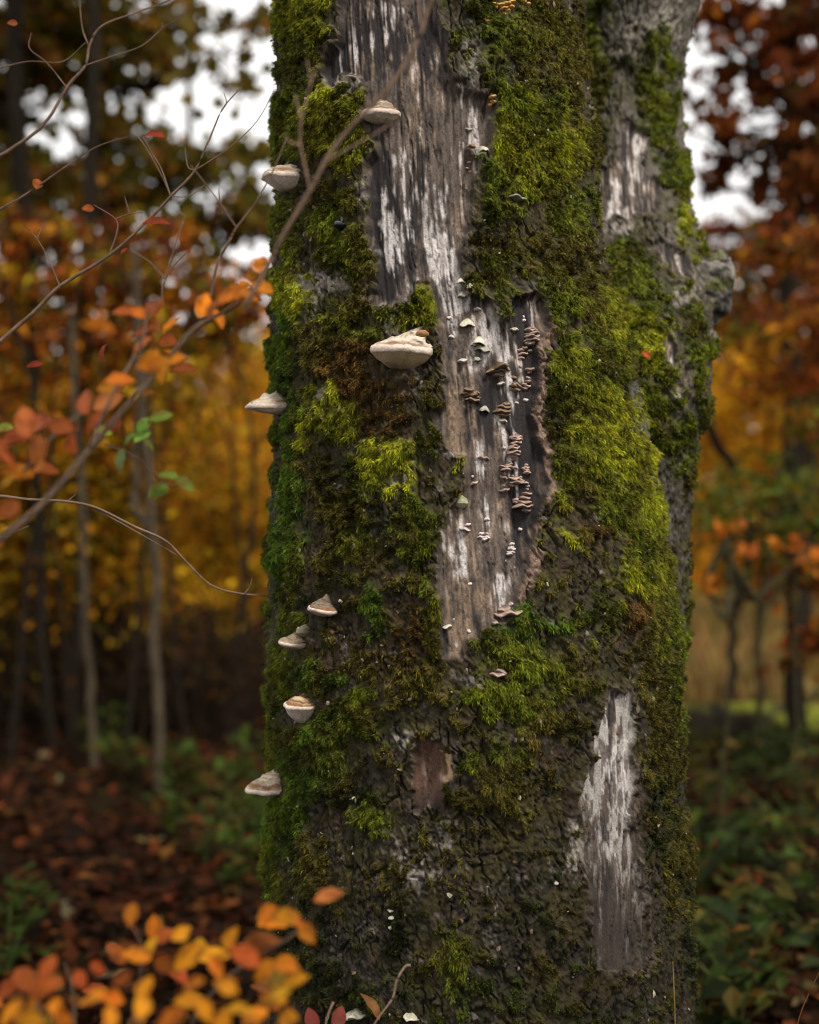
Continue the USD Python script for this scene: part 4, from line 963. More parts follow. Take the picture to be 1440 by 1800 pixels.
def hoof(px, py, w_px, top, bot, d_px, label, seed, cap=(BONE, GREYTAN), rim=PINKW, pore=TANU, rear=False, outward=None, tilt=0.0, steps=3, peak=1.6, depth_shift=0.0, band=BROWN, name='bracket_fungus', skew=0.0, shift=3):
    """Tinder-type bracket: layered cap, rounded rim, pore face below. Sizes in trunk units (1 px = about 1 mm)."""
    r = np.random.default_rng(seed)
    fr = frame_at(px, py, rear, outward, tilt)
    s = fr[0][1] / F
    fr = (fr[0] + fr[2] * shift * s,) + fr[1:]
    w, d, top, bot = w_px * s, d_px * s, top * s, bot * s
    rim_r = .13 * min(w, 2 * d) * .5
    t = thing(name, label, 'fungus', loc=fr[0], group=None)
    fr = (np.zeros(3),) + fr[1:]
    # cap: stepped dome
    u = np.linspace(0.02, 1, 26)
    dome = (1 - u) ** peak
    step = (np.floor(u * steps + .15 * np.sin(9 * u)) / steps)
    hgt = top * (.74 * dome + .26 * (1 - (step + (1 / steps) * sstep(.55, 1, (u * steps) % 1))))
    hgt = np.maximum(hgt, 0) + rim_r * .8
    v, f, rad, loc = shell(np.stack([u * .97, hgt], 1), 34, w, d, r, lumps=.016, wave=.11)
    v[:, 0] += skew * w * (v[:, 2] / max(top, 1e-4)).clip(0, 1.3) * (1 - rad)
    ring = fbm(np.stack([rad * 16, loc[:, 0] * 22, 0 * rad], 1), 3, seed)
    k = sstep(.35, .65, ring)[:, None]
    stain = (.5 + .62 * sstep(.3, .65, fbm(loc * 48 + seed, 3, seed + 5)))[:, None]
    c = stain * np.array(cap[0]) * k + np.array(cap[1]) * (1 - k)
    if band:
        bb = (np.exp(-((rad - .86) / .06) ** 2) * sstep(.3, .6, fbm(loc * 30, 2, seed + 1)))[:, None]
        c = c * (1 - bb) + bb * np.array(band)
    dirt = (sstep(.52, .68, fbm(loc * 110 + 7, 3, seed + 8)) * .55 * sstep(.95, .4, rad))[:, None]
    c = c * (1 - dirt) + dirt * np.array([.10, .085, .045])
    alg = (sstep(.4, .05, rad) * .6)[:, None]
    c = c * (1 - alg) + alg * np.array([.14, .12, .07])
    groove = (1 - .45 * np.exp(-((((rad * steps) % 1) - .08) / .10) ** 2))[:, None]
    c = c * groove
    obj('cap', (place(v, fr), f), 'fungus_skin', t, smooth=True, col=c)
    a = np.linspace(np.pi * .62, -np.pi * .62, 9)
    prof = np.stack([.93 + np.cos(a) * .07, np.sin(a) * rim_r], 1)
    r = np.random.default_rng(seed)
    v, f, rad, loc = shell(prof, 34, w, d, r, lumps=.006, wave=.11)
    c = np.array(rim) * (.85 + .3 * fbm(loc * 60, 2, seed))[:, None]
    obj('rim', (place(v, fr), f), 'fungus_skin', t, smooth=True, col=c)
    r = np.random.default_rng(seed)
    u = np.linspace(1, .02, 14)
    v, f, rad, loc = shell(np.stack([u * .965, -rim_r * .75 - bot * (1 - u ** 2.2)], 1), 34, w, d, r, lumps=.006, wave=.11)
    c = np.array(pore) * (.8 + .4 * fbm(loc * 40, 3, seed + 3))[:, None]
    obj('pore_surface', (place(v, fr), f), 'fungus_skin', t, smooth=True, col=c)
    return t


hoof(671, 203, 70, 36, 12, 40, 'pale hat-shaped bracket fungus near the top of the bare wood', 1, cap=(BONE, GREYTAN), peak=1.9, pore=BONE, shift=2)
hoof(514, 314, 66, 36, 22, 62, 'cream bracket fungus jutting from the left edge below the top', 2, outward=(-.86, -.6, 0), pore=PINKW, skew=-.1, peak=1.3)
b3 = hoof(707, 617, 108, 40, 27, 66, 'largest white bracket fungus with tan underside at the middle of the trunk', 3, cap=(CREAM, PINKW), pore=(.36, .27, .16), peak=1.15, tilt=.06, skew=.30)
hoof(496, 716, 66, 34, 10, 66, 'white pointed bracket fungus on the left edge, level with the bare wood', 4, outward=(-1, -.3, 0), cap=(CREAM, BONE), pore=PINKW, peak=1.1)
hoof(574, 1070, 58, 24, 9, 48, 'grey-brown bracket fungus, topmost of the lower left group', 5, cap=(GREYTAN, (.18, .135, .095)), tilt=.2, outward=(-.3, -1, 0), peak=1.0, shift=4)
hoof(523, 1130, 52, 18, 10, 46, 'layered brown bracket fungus with a lichen-covered knob above it', 6, cap=((.32, .25, .16), GREYTAN), outward=(-.4, -1, 0), tilt=.15, peak=1.0, pore=BONE, shift=4)
hoof(533, 1238, 56, 18, 30, 50, 'pale drooping bracket fungus with brown cap, lowest on the front left', 7, cap=(TANU, BROWN), outward=(-.4, -1, 0), pore=(.47, .39, .33), tilt=.15, peak=.9, shift=4)
hoof(489, 1387, 68, 44, 6, 62, 'cream hoof-shaped bracket fungus low on the left edge', 8, outward=(-1, -.4, 0), cap=(CREAM, TANU), pore=PINKW, peak=.9, skew=.15)
hoof(601, 397, 24, 12, 6, 18, 'small blue-black knob of a young bracket on moss, upper left', 9, cap=((.03, .035, .045), (.10, .115, .13)), rim=(.02, .02, .024), pore=(.02, .02, .02), band=None, peak=.8, name='young_bracket', shift=5)
hoof(809, 884, 27, 17, 9, 20, 'pale green-grey rounded lump beside the bare wood', 10, cap=((.34, .34, .22), (.24, .25, .16)), rim=(.30, .30, .2), pore=(.28, .26, .18), band=None, peak=.6, name='fungus_lump', shift=4)
hoof(536, 1110, 24, 16, 8, 18, 'grey lichen-covered knob just above the layered brown bracket', 11, cap=((.30, .27, .2), (.19, .17, .12)), rim=(.24, .2, .15), pore=(.2, .17, .12), band=None, peak=.5, name='young_bracket', shift=2)
# brown resin knob on the largest bracket
kp = skin(742, 594)[0] + np.array([0, -.038, .002])
kv, kf = tube(np.array([[-.010, 0, 0], [-.004, -.004, .001], [.004, -.004, .001], [.010, 0, 0]]), [.003, .0062, .0062, .003], 10)
obj('brown_knob', (kv + kp - np.array(b3.GetAttribute('xformOp:translate').Get()), kf), 'fungus_skin', b3, smooth=True, col=np.tile([.27, .14, .07], (len(kv), 1)))

# small shelf fungi: thin zoned half-discs
STACK_TONE = {'pink': ((.15, .10, .08), (.40, .29, .24)), 'brown': ((.095, .06, .04), (.22, .15, .10)), 'pale': ((.40, .38, .28), (.56, .52, .42)), 'white': ((.40, .34, .33), (.54, .47, .46)), 'rust': ((.20, .10, .06), (.40, .25, .18)), 'orange': ((.42, .17, .035), (.60, .33, .10)), 'grey': ((.24, .23, .18), (.40, .39, .33))}


def shelf(px, py, w_px, tone, label, group, seed, depth=.75, thick=.10, rise=.18, tilt=0.0, rear=False, wave=.12, droop=0.0):
    r = np.random.default_rng(seed)
    fr = frame_at(px, py, rear, tilt=tilt + r.normal(0, .13))
    s = fr[0][1] / F
    w = w_px * s * (1 + .06 * r.normal())
    d = w * depth * (.85 + .3 * r.random())
    th = max(.0022, thick * w * .5)
    prof = [(.05, rise * w + th), (.4, rise * w * .55 + th), (.75, rise * w * .2 + th * .8 - droop * w * .1), (.95, th * .6 - droop * w * .25), (1.0, -droop * w * .3), (.95, -th * .7 - droop * w * .28), (.5, -th * 1.4), (.05, -th * 2.4)]
    v, f, rad, loc = shell(prof, 15, w, d, r, wave=wave * 1.6, lumps=.002 + w * .10)
    v[:, 0] += r.normal(0, .12) * v[:, 1]
    v[:, 2] += .06 * w * np.sin(v[:, 0] / w * r.uniform(6, 12) + r.random() * 6) * rad
    a, b = (np.array(c) for c in STACK_TONE[tone])
    k = sstep(.55, 1.0, rad)[:, None]
    zone = (.75 + .5 * noise(np.stack([rad * 9, 0 * rad, 0 * rad], 1), seed % 50))[:, None]
    c = (a * (1 - k) + b * k) * zone * (.85 + .3 * r.random())
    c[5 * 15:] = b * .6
    obj('shelf_fungus', (place(v, fr), f), 'fungus_skin', smooth=True, col=c, label=label, cat='fungus', group=group)


Z = lambda zx, zy, zw: (780 + zx / 4.5, 540 + zy / 4.5, zw / 4.5)      # noqa: E731
CLUSTERS = [
    (('pink-brown', 'the dense stack by the peeling bark edge'), 'pink', [(680, 172, 90), (685, 190, 110), (690, 212, 120), (690, 238, 125), (695, 262, 115), (665, 275, 80), (680, 292, 95), (640, 320, 55), (690, 340, 50)]),
    (('pink-brown', 'the short stack below left of the dense one'), 'pink', [(610, 340, 60), (625, 366, 72), (615, 400, 55), (612, 425, 24), (608, 470, 32)]),
    (('pink-brown', "the slim column at the dark wood's right"), 'pink', [(675, 495, 75), (682, 515, 50), (670, 560, 42), (668, 587, 50), (640, 610, 45), (665, 625, 52), (645, 646, 55)]),
    (('brown', 'the trio right of the dark rosette'), 'brown', [(565, 612, 92), (570, 632, 96), (565, 660, 80)]),
    (('dark brown frilled', 'the wide upper rosette on the wood'), 'brown', [(430, 476, 170), (470, 495, 110), (400, 510, 130), (410, 545, 80)]),
    (('brown petal-like', 'the flower-like rosette on the wood'), 'brown', [(200, 655, 100), (170, 685, 70), (240, 680, 80), (215, 700, 120), (270, 715, 60), (220, 735, 110)]),
    (('grey-brown', 'the thick clump at mid wood'), 'brown', [(490, 770, 70), (478, 792, 110), (458, 826, 130), (466, 852, 112)]),
    (('pink-brown', "the fir-shaped stack's upper half"), 'pink', [(570, 995, 22), (575, 1010, 42), (572, 1030, 100), (575, 1048, 110), (576, 1066, 112)]),
    (('pink-brown', "the fir-shaped stack's lower half"), 'pink', [(560, 1096, 100), (555, 1116, 110), (550, 1140, 112), (548, 1161, 116), (550, 1180, 62), (552, 1197, 45)]),
    (('pink-brown', 'the loose group under the fir-shaped stack'), 'pink', [(515, 1245, 70), (500, 1265, 100), (490, 1285, 90), (560, 1270, 62), (485, 1320, 35), (475, 1350, 62)]),
    (('pink-brown', 'the small four-tiered stack near the bark edge'), 'pink', [(655, 1248, 42), (655, 1268, 62), (650, 1286, 70), (655, 1306, 75)]),
    (('pink-brown', 'the wide tangled row on the dark wood'), 'pink', [(550, 1335, 30), (570, 1360, 100), (575, 1386, 132), (545, 1406, 52), (640, 1385, 62), (610, 1346, 36), (665, 1415, 42), (665, 1440, 28)]),
    (('pink-brown', 'the two-tiered piece left of the tangled row'), 'pink', [(475, 1412, 30), (482, 1448, 90)]),
    (('pink-brown', 'the broad bottom stack on the dark wood'), 'pink', [(660, 1475, 82), (645, 1505, 92), (570, 1522, 46), (572, 1542, 52), (640, 1540, 112), (625, 1572, 172), (650, 1608, 70)]),
    (('mauve-edged', 'the little pair low on the bare wood'), 'white', [(190, 1722, 60), (165, 1756, 92)]),
]
ORD = ['topmost', 'second', 'third', 'fourth', 'fifth', 'sixth', 'seventh', 'eighth', 'ninth', 'tenth', 'eleventh']


def ranked(adj, place, k, n):
    return f'{adj} shelf, {"lowest of" if k == n - 1 else "topmost of" if k == 0 else ORD[k] + " from top of"} {place}'


seed = 2000
for (adj, spot), tone, items in CLUSTERS:
    lab = spot
    items = sorted(items, key=lambda t: t[1])
    for rank, (zx, zy, zw) in enumerate(items):
        seed += 1
        x, y, w = Z(zx, zy, zw)
        ros = 'rosette' in lab or 'clump' in lab
        shelf(x, y, w, tone, ranked(adj, spot, rank, len(items)), 'shelves of ' + spot, seed, depth=.85 if not ros else .8, thick=.09, wave=.12 if not ros else .28, rise=.14 if not ros else .3)
SINGLES = [
    ((835, 604, 15), 'white', 'tiny pale shelf alone right of the pale green shells'), ((813, 636, 20), 'white', 'lilac-topped shelf with crumbs under it on the pale wood'), ((794, 592, 11), 'grey', 'tiny grey shelf at the left rim of the white wood'), ((790, 559, 9), 'white', 'tiny shelf highest on the left of the white wood'),
    ((840, 543, 13), 'white', 'tiny white shelf just under the bark tongue'), ((922, 557, 6), 'white', 'white bud above the dense stack'), ((922, 563, 8), 'white', 'second white bud just above the dense stack'), ((904, 580, 17), 'pale', 'small cream shelf left of the dense stack'),
    ((821, 566, 27), 'pale', 'pale grey-green shell fungus on the white wood, upper one'), ((843, 598, 27), 'pale', 'pale grey-green shell fungus with a second tier, lower one'), ((848, 611, 30), 'grey', 'dark-edged lower tier under the pale grey-green shell'), ((838, 630, 15), 'grey', 'small crumpled grey shell below the pale shells'),
    ((851, 805, 20), 'pink', 'single thin shelf alone at the middle of the wood'), ((833, 850, 13), 'pink', 'single small shelf above the green-grey lump'), ((831, 838, 6), 'white', 'tiny bud above the single small shelf'), ((856, 913, 13), 'white', 'white-capped bud above the five petals low on the wood'),
    ((887, 787, 9), 'white', 'white bud to the left of the fir-shaped stack'), ((909, 708, 10), 'white', 'pale triangular bud below the brown pair'), ((925, 703, 11), 'white', 'pale bud right of the triangular one'), ((903, 663, 11), 'brown', 'small shelf right of the wide rosette'),
    ((852, 718, 17), 'grey', 'grey-white frill hanging at the right of the flower-like rosette'), ((885, 740, 18), 'pale', 'cream lobed piece under the thick clump'), ((881, 675, 14), 'pale', 'cream lobed piece under the wide rosette'),
    ((915, 930, 9), 'white', 'white bud low near the right bark edge'), ((905, 998, 6), 'white', 'white bud near the foot of the dark wood'), ((889, 986, 5), 'white', 'smallest bud left of the one at the foot of the dark wood'), ((826, 1027, 9), 'white', 'lilac bud on tan wood near the foot of the bare strip'),
    ((824, 1110, 10), 'white', 'white bud almost at the bottom tip of the bare strip'), ((786, 1102, 18), 'pale', 'cream shelf at the left bark edge near the bottom tip'), ((798, 1089, 6), 'white', 'tiny white bud above the cream edge shelf'), ((871, 1094, 12), 'pink', 'small shelf at the right bark edge near the bottom tip'),
    ((899, 1063, 10), 'white', 'pinkish bud on top of the thick pair at the strip foot'),
    ((824, 229, 15), 'grey', 'grey curled fungus, upper of two on the wood by the moss'), ((829, 257, 16), 'brown', 'dark curled fungus between the two grey ones'), ((849, 263, 20), 'pale', 'pale green hanging shell by the moss edge, upper right'),
    ((812, 493, 20), 'pale', 'pale green shell at the bark tongue, upper of three'), ((826, 503, 12), 'pale', 'small green shell in the middle of three by the bark tongue'), ((814, 517, 20), 'pale', 'hanging pale green shell, lowest of three by the bark tongue'), ((838, 512, 14), 'grey', 'thin grey shelf under the bark tongue'),
    ((906, 350, 30), 'grey', 'flat grey shelf poking out of the moss on the upper right'), ((624, 1784, 42), 'pale', 'long pale shelf at the very bottom of the trunk'), ((725, 1787, 32), 'pale', 'short pale shelf at the very bottom, right of the long one'),
    ((689, 1614, 16), 'pale', 'pale green shelf on dark bark low down, middle of three'), ((687, 1601, 11), 'pale', 'small pale green shelf, top of three on dark bark'), ((686, 1631, 9), 'pale', 'small pale green shelf, bottom of three on dark bark'),
    ((594, 393, 8), 'grey', 'grey fleck on the moss beside the blue-black knob'), ((720, 1229, 9), 'white', 'pale button above the small brown hollow'), ((977, 1553, 12), 'white', 'white button on dark bark left of the lower bare strip'), ((619, 1403, 10), 'pale', 'pale green ring-shaped button low on the left'),
]
for (x, y, w), tone, lab in SINGLES:
    seed += 1
    shelf(x, y, w, tone, lab, None, seed, rise=.32 if w < 13 else .2, depth=.8, thick=.12, droop=.8 if 'hanging' in lab or 'shell' in lab else 0)
GROUPS2 = [(('white petal-like', 'the five-petalled cluster low on the wood'), 'white', [(846, 938, 11), (856, 938, 10), (845, 944, 13), (857, 944, 12), (851, 948, 13)]),
           (('white', 'the tiny five-tiered stack low on the wood'), 'white', [(900, 957, 12), (899, 961, 14), (900, 965, 14), (899, 970, 16), (897, 974, 14)]),
           (('thick pink-grey', "the pair at the bare strip's foot"), 'pink', [(888, 1071, 30), (893, 1079, 40)]),
           (('brown-pink', 'the isolated pair on moss below the strip'), 'pink', [(880, 1180, 22), (873, 1186, 26)]),
           (('orange crust', 'the orange patch in top moss'), 'orange', [(868, 6, 12), (878, 9, 16), (890, 6, 16), (899, 3, 13), (884, 15, 14), (893, 18, 12), (872, 14, 10), (899, 12, 12), (920, 3, 14), (930, 6, 10), (887, 24, 10)]),
           (('orange', 'the lobes hanging under the bark corner'), 'orange', [(865, 170, 13), (868, 178, 10), (862, 183, 9)]),
           (('orange-brown', 'the lobes by the moss, right of high wood'), 'rust', [(825, 285, 8), (822, 296, 9), (827, 302, 7)])]
for (adj, spot), tone, items in GROUPS2:
    items = sorted(items, key=lambda t: t[1])
    for rank, (x, y, w) in enumerate(items):
        seed += 1
        shelf(x, y, w, tone, ranked(adj, spot, rank, len(items)), 'shelves of ' + spot, seed, rise=.2, depth=.8, thick=.13)
# ------------------------------------------------------------------ beech branches and leaves near the trunk
TWIGC = np.array([.13, .085, .06])


def twig(parent, pts, r0, r1, name='twig', shade=1.0):
    P = smooth_line([at(*p) for p in pts], max(8, 5 * len(pts)))
    v, f = tube(P, [r0, r1], 7, .12, len(pts))
    c = TWIGC * shade * (.7 + .6 * fbm(v * 50, 2, 3))[:, None]
    obj(name, (v, f), 'bark_plain', parent, smooth=True, col=c)
    return P


def beech_leaf(parent, px, py, d, size, ang, color, r, face=.7, wide=.6, curl=.25):
    """A leaf blade of 32 triangles: pointed oval, folded on its midrib, wavy. ang: direction of its tip in the picture plane, degrees from right, counter-clockwise."""
    L = size / F * d
    t = np.linspace(0, 1, 7)
    half = np.sin(np.pi * t ** .85) ** .8 * wide * .5
    half[[0, -1]] = .012
    rows_ = []
    for k, (tt, h) in enumerate(zip(t, half)):
        for s in (-1, -.5, 0, .5, 1):
            rows_.append([(tt - .5), h * s, .10 * abs(s) * h * 2 + .035 * np.sin(tt * 17 + s * 2) * abs(s) - curl * (tt - .4) ** 2])
    v = np.array(rows_) * L
    i, j = np.meshgrid(np.arange(6), np.arange(4), indexing='ij')
    q = np.stack([i * 5 + j, (i + 1) * 5 + j, (i + 1) * 5 + j + 1, i * 5 + j + 1], -1).reshape(-1, 4)
    a = math.radians(ang)
    x = np.array([math.cos(a), 0, math.sin(a)]) + np.array([0, r.normal(0, .3), 0])
    nrm = unit(np.array([r.normal(0, .5), -face, r.uniform(.1, .9)]))
    x = unit(x - nrm * (x @ nrm))
    y = np.cross(nrm, x)
    p = at(px, py, d)
    v = p + v[:, :1] * x + v[:, 1:2] * y + v[:, 2:] * nrm
    edge = np.tile([1, .5, 0, .5, 1], 7)[:, None]
    c = np.array(color) * (.75 + .5 * r.random()) * (1.08 - .25 * edge * r.random()) * (1 + .1 * r.normal(size=3))
    spot = (sstep(.5, .72, fbm(v * 90, 2, int(r.integers(99))) + .12 * (edge[:, 0] - .4)))[:, None] * .7
    c = c * (1 - spot) + spot * np.array(RUSTY)
    obj('leaf', (v, q), 'leaf_blade', parent, smooth=True, col=c.clip(.003, .9))


r = np.random.default_rng(70)
LO, LR, LG, LP = (.50, .15, .010), (.30, .066, .013), (.52, .205, .008), (.40, .12, .034)

# 1. branch with orange leaves, low left to upper right
br = thing('beech_branch', 'beech branch with orange and pink leaves rising towards the trunk, left', 'branch')
twig(br, [(-760, 2800, 2.0), (-600, 2000, 1.95), (-300, 1330, 1.88), (-60, 1010, 1.86), (70, 890, 1.89), (170, 775, 1.94), (280, 648, 1.99), (345, 575, 2.02), (400, 545, 2.05), (445, 505, 2.07), (466, 480, 2.08)], .0060, .0018, 'branch', .7)
twig(br, [(160, 785, 1.93), (200, 690, 1.95), (245, 610, 1.97), (262, 545, 1.98), (285, 525, 1.99)], .0028, .0012)
twig(br, [(40, 830, 1.88), (90, 770, 1.90), (150, 720, 1.93)], .0022, .001)
for px, py, s, a, c in [(458, 462, 44, 110, LO), (462, 505, 40, 200, LO), (440, 520, 46, 20, LO), (415, 515, 48, 200, LO), (395, 522, 50, 160, LO), (358, 535, 46, 80, LG), (375, 540, 38, 60, LR), (430, 500, 30, 40, LO), (385, 560, 36, 250, LO),
                        (300, 570, 40, 60, LG), (255, 580, 46, 190, LR), (240, 548, 36, 170, LO), (215, 548, 36, 180, LR), (270, 540, 40, 70, LR), (250, 605, 40, 200, LP), (275, 628, 56, 160, LG), (300, 630, 50, 20, LO), (325, 648, 46, 10, LR), (295, 598, 40, 330, LR), (285, 650, 48, 250, LO), (262, 640, 44, 200, LO),
                        (212, 668, 48, 20, LO), (195, 680, 46, 200, LO), (150, 705, 56, 120, LP), (190, 705, 52, 30, LP), (200, 745, 50, 300, LR), (170, 738, 44, 250, LR), (45, 740, 60, 110, LP), (70, 745, 60, 20, LP), (25, 770, 50, 200, LR), (110, 750, 50, 20, LR), (125, 780, 46, 330, LR), (65, 790, 52, 250, LR),
                        (30, 830, 54, 190, LO), (15, 845, 40, 220, LG), (70, 820, 46, 320, LO), (8, 800, 50, 160, LR), (85, 825, 40, 20, LR), (15, 895, 46, 200, LR), (262, 690, 26, 0, LO), (-20, 780, 60, 160, LR), (-30, 850, 60, 200, LO)]:
    beech_leaf(br, px, py, 1.85 + .21 * max(px, 0) / 470 + r.uniform(-.06, .06), s * 1.15, a + r.normal(0, 15), c, r)

# 2. green leaves hanging below it
gr = thing('green_leaf_spray', 'small twig with fresh green leaves below the orange beech branch', 'twig')
twig(gr, [(185, 780, 2.1), (240, 805, 2.12), (290, 850, 2.14), (325, 848, 2.14)], .0014, .0008)
GL = (.115, .18, .022)
for px, py, s, a, c in [(282, 732, 42, 0, GL), (255, 745, 40, 60, GL), (250, 765, 38, 240, (.2, .30, .05)), (226, 772, 30, 190, GL), (213, 808, 44, 280, (.11, .2, .06)), (180, 758, 40, 130, (.34, .36, .03)), (295, 835, 36, 160, GL), (278, 862, 44, 230, GL), (325, 850, 40, 350, GL), (8, 752, 30, 10, (.16, .2, .03)), (262, 782, 26, 320, GL)]:
    beech_leaf(gr, px, py, 2.12 + r.uniform(-.03, .03), s * 1.1, a, c, r)

# 3-6. thin leafless twigs, upper left
t1 = thing('bare_twig', 'long grey leafless twig crossing the upper left, forked near its top', 'twig')
twig(t1, [(-500, 1100, 2.5), (-250, 830, 2.5), (-40, 640, 2.5), (0, 600, 2.5), (60, 548, 2.5), (105, 503, 2.5), (190, 450, 2.5), (260, 388, 2.5), (300, 345, 2.5), (342, 300, 2.5), (372, 235, 2.5), (392, 190, 2.5), (425, 152, 2.5)], .0044, .001, 'branch')
for pts in [[(342, 300, 2.5), (400, 262, 2.5), (450, 215, 2.5), (482, 160, 2.48)], [(105, 503, 2.5), (85, 455, 2.5), (65, 420, 2.5), (42, 395, 2.5)], [(192, 448, 2.5), (205, 410, 2.5), (203, 385, 2.5), (165, 360, 2.5)], [(203, 385, 2.5), (228, 376, 2.5), (252, 372, 2.5)], [(228, 376, 2.5), (219, 345, 2.5)], [(300, 345, 2.5), (285, 300, 2.5), (268, 270, 2.5), (252, 240, 2.5)], [(392, 190, 2.5), (398, 180, 2.5), (394, 162, 2.5)], [(65, 420, 2.5), (72, 403, 2.5)], [(300, 345, 2.5), (330, 345, 2.5), (360, 325, 2.5)], [(342, 300, 2.5), (330, 292, 2.5), (325, 258, 2.5)]]:
    twig(t1, pts, .0013, .0006, shade=1.1)
t2 = thing('bare_twig', 'forked leafless twig at the far upper left with fine tips', 'twig')
twig(t2, [(-450, 520, 2.42), (-220, 390, 2.42), (-30, 290, 2.42), (30, 255, 2.42), (80, 215, 2.42), (120, 150, 2.42), (150, 115, 2.42), (158, 78, 2.42), (180, 45, 2.42), (240, 22, 2.42), (300, 0, 2.42), (340, -30, 2.42)], .0036, .001, 'branch', 1.1)
for pts in [[(155, 78, 2.42), (145, 50, 2.42), (140, 0, 2.42), (142, -30, 2.42)], [(150, 115, 2.42), (200, 98, 2.42), (250, 80, 2.42), (290, 46, 2.42), (325, 28, 2.42)], [(-10, 122, 2.42), (50, 108, 2.42), (110, 108, 2.42), (150, 75, 2.42)], [(116, 152, 2.42), (82, 110, 2.42), (52, 85, 2.42), (55, 58, 2.42)], [(285, 50, 2.42), (286, 40, 2.42)]]:
    twig(t2, pts, .0013, .0006)
t3 = thing('bare_twig', 'straight dark leafless twig from the left edge with one red leaf', 'twig')
twig(t3, [(-400, 600, 2.46), (-30, 385, 2.46), (40, 345, 2.46), (120, 290, 2.46), (170, 258, 2.46), (225, 240, 2.46)], .0026, .0008, 'branch', .8)
beech_leaf(t3, 66, 322, 2.46, 32, 70, LR, r)
beech_leaf(t3, 155, 366, 2.46, 24, 190, LR, r)
beech_leaf(t3, 22, 40, 2.46, 20, 190, LR, r)
t4 = thing('bare_twig', 'fine leafless twig with a dark red leaf high on the left', 'twig')
twig(t4, [(240, 235, 2.44), (262, 268, 2.44), (285, 310, 2.44), (300, 345, 2.44)], .0012, .0007)
for px, py, s, a in [(270, 235, 44, 310), (275, 388, 50, 340), (218, 440, 20, 60), (180, 618, 40, 290), (60, 640, 30, 190)]:
    beech_leaf(t4, px, py, 2.46, s, a, (.22, .03, .012), r, wide=.42, curl=.6)
t5 = thing('bare_twig', 'pale forked twig beside the left fungus, ending in fine buds', 'twig')
twig(t5, [(285, 530, 2.3), (290, 490, 2.3), (330, 440, 2.3), (372, 420, 2.3), (385, 485, 2.3)][:3], .0016, .0009)
twig(t5, [(370, 520, 2.3), (385, 455, 2.3), (405, 420, 2.3), (416, 400, 2.3), (450, 355, 2.3), (480, 300, 2.3), (505, 240, 2.3)], .0024, .0009)
for pts in [[(416, 400, 2.3), (388, 360, 2.3), (355, 315, 2.3), (335, 290, 2.3)], [(388, 360, 2.3), (385, 330, 2.3)], [(290, 490, 2.3), (318, 400, 2.3), (325, 380, 2.3), (312, 372, 2.3)], [(290, 490, 2.3), (262, 460, 2.3), (230, 440, 2.3)]]:
    twig(t5, pts, .0013, .0007)
# 7. twig crossing in front of the trunk
t6 = thing('bare_twig', 'blurred leafless twig crossing in front of the upper trunk', 'twig')
twig(t6, [(430, 540, 1.95), (470, 470, 1.95), (500, 410, 1.95), (545, 335, 1.95), (580, 270, 1.95), (620, 220, 1.95), (690, 145, 1.95), (735, 70, 1.95), (750, 25, 1.95), (775, -40, 1.95)], .0034, .0024, 'branch', 1.15)
for pts in [[(572, 285, 1.95), (610, 262, 1.95), (660, 235, 1.95), (702, 205, 1.95)], [(545, 335, 1.95), (536, 290, 1.95), (528, 255, 1.95), (530, 210, 1.95), (545, 150, 1.95), (540, 105, 1.95)], [(530, 210, 1.95), (518, 165, 1.95)], [(528, 255, 1.95), (510, 250, 1.95), (500, 235, 1.95)], [(740, 45, 1.95), (737, 5, 1.95), (730, -30, 1.95)], [(545, 150, 1.95), (556, 122, 1.95)]]:
    twig(t6, pts, .0014, .0008, shade=1.5)
# 8. low twig that ends against the trunk's left edge
t7 = thing('bare_twig', 'sagging bare twig whose tip touches the trunk left edge', 'twig')
twig(t7, [(-420, 930, 2.75), (-200, 890, 2.75), (-30, 872, 2.75), (50, 878, 2.76), (120, 882, 2.77), (170, 893, 2.78), (235, 925, 2.8), (290, 950, 2.82), (325, 985, 2.84), (370, 1028, 2.86), (420, 1043, 2.88), (476, 1048, 2.9)], .0032, .0015, 'branch', 1.2)
for pts in [[(118, 882, 2.77), (132, 870, 2.77)], [(430, 1044, 2.88), (440, 1030, 2.88), (443, 1016, 2.88)], [(160, 890, 2.78), (240, 935, 2.8), (310, 975, 2.83)], [(0, 945, 2.76), (50, 925, 2.76)]]:
    twig(t7, pts, .0014, .0008, shade=1.2)

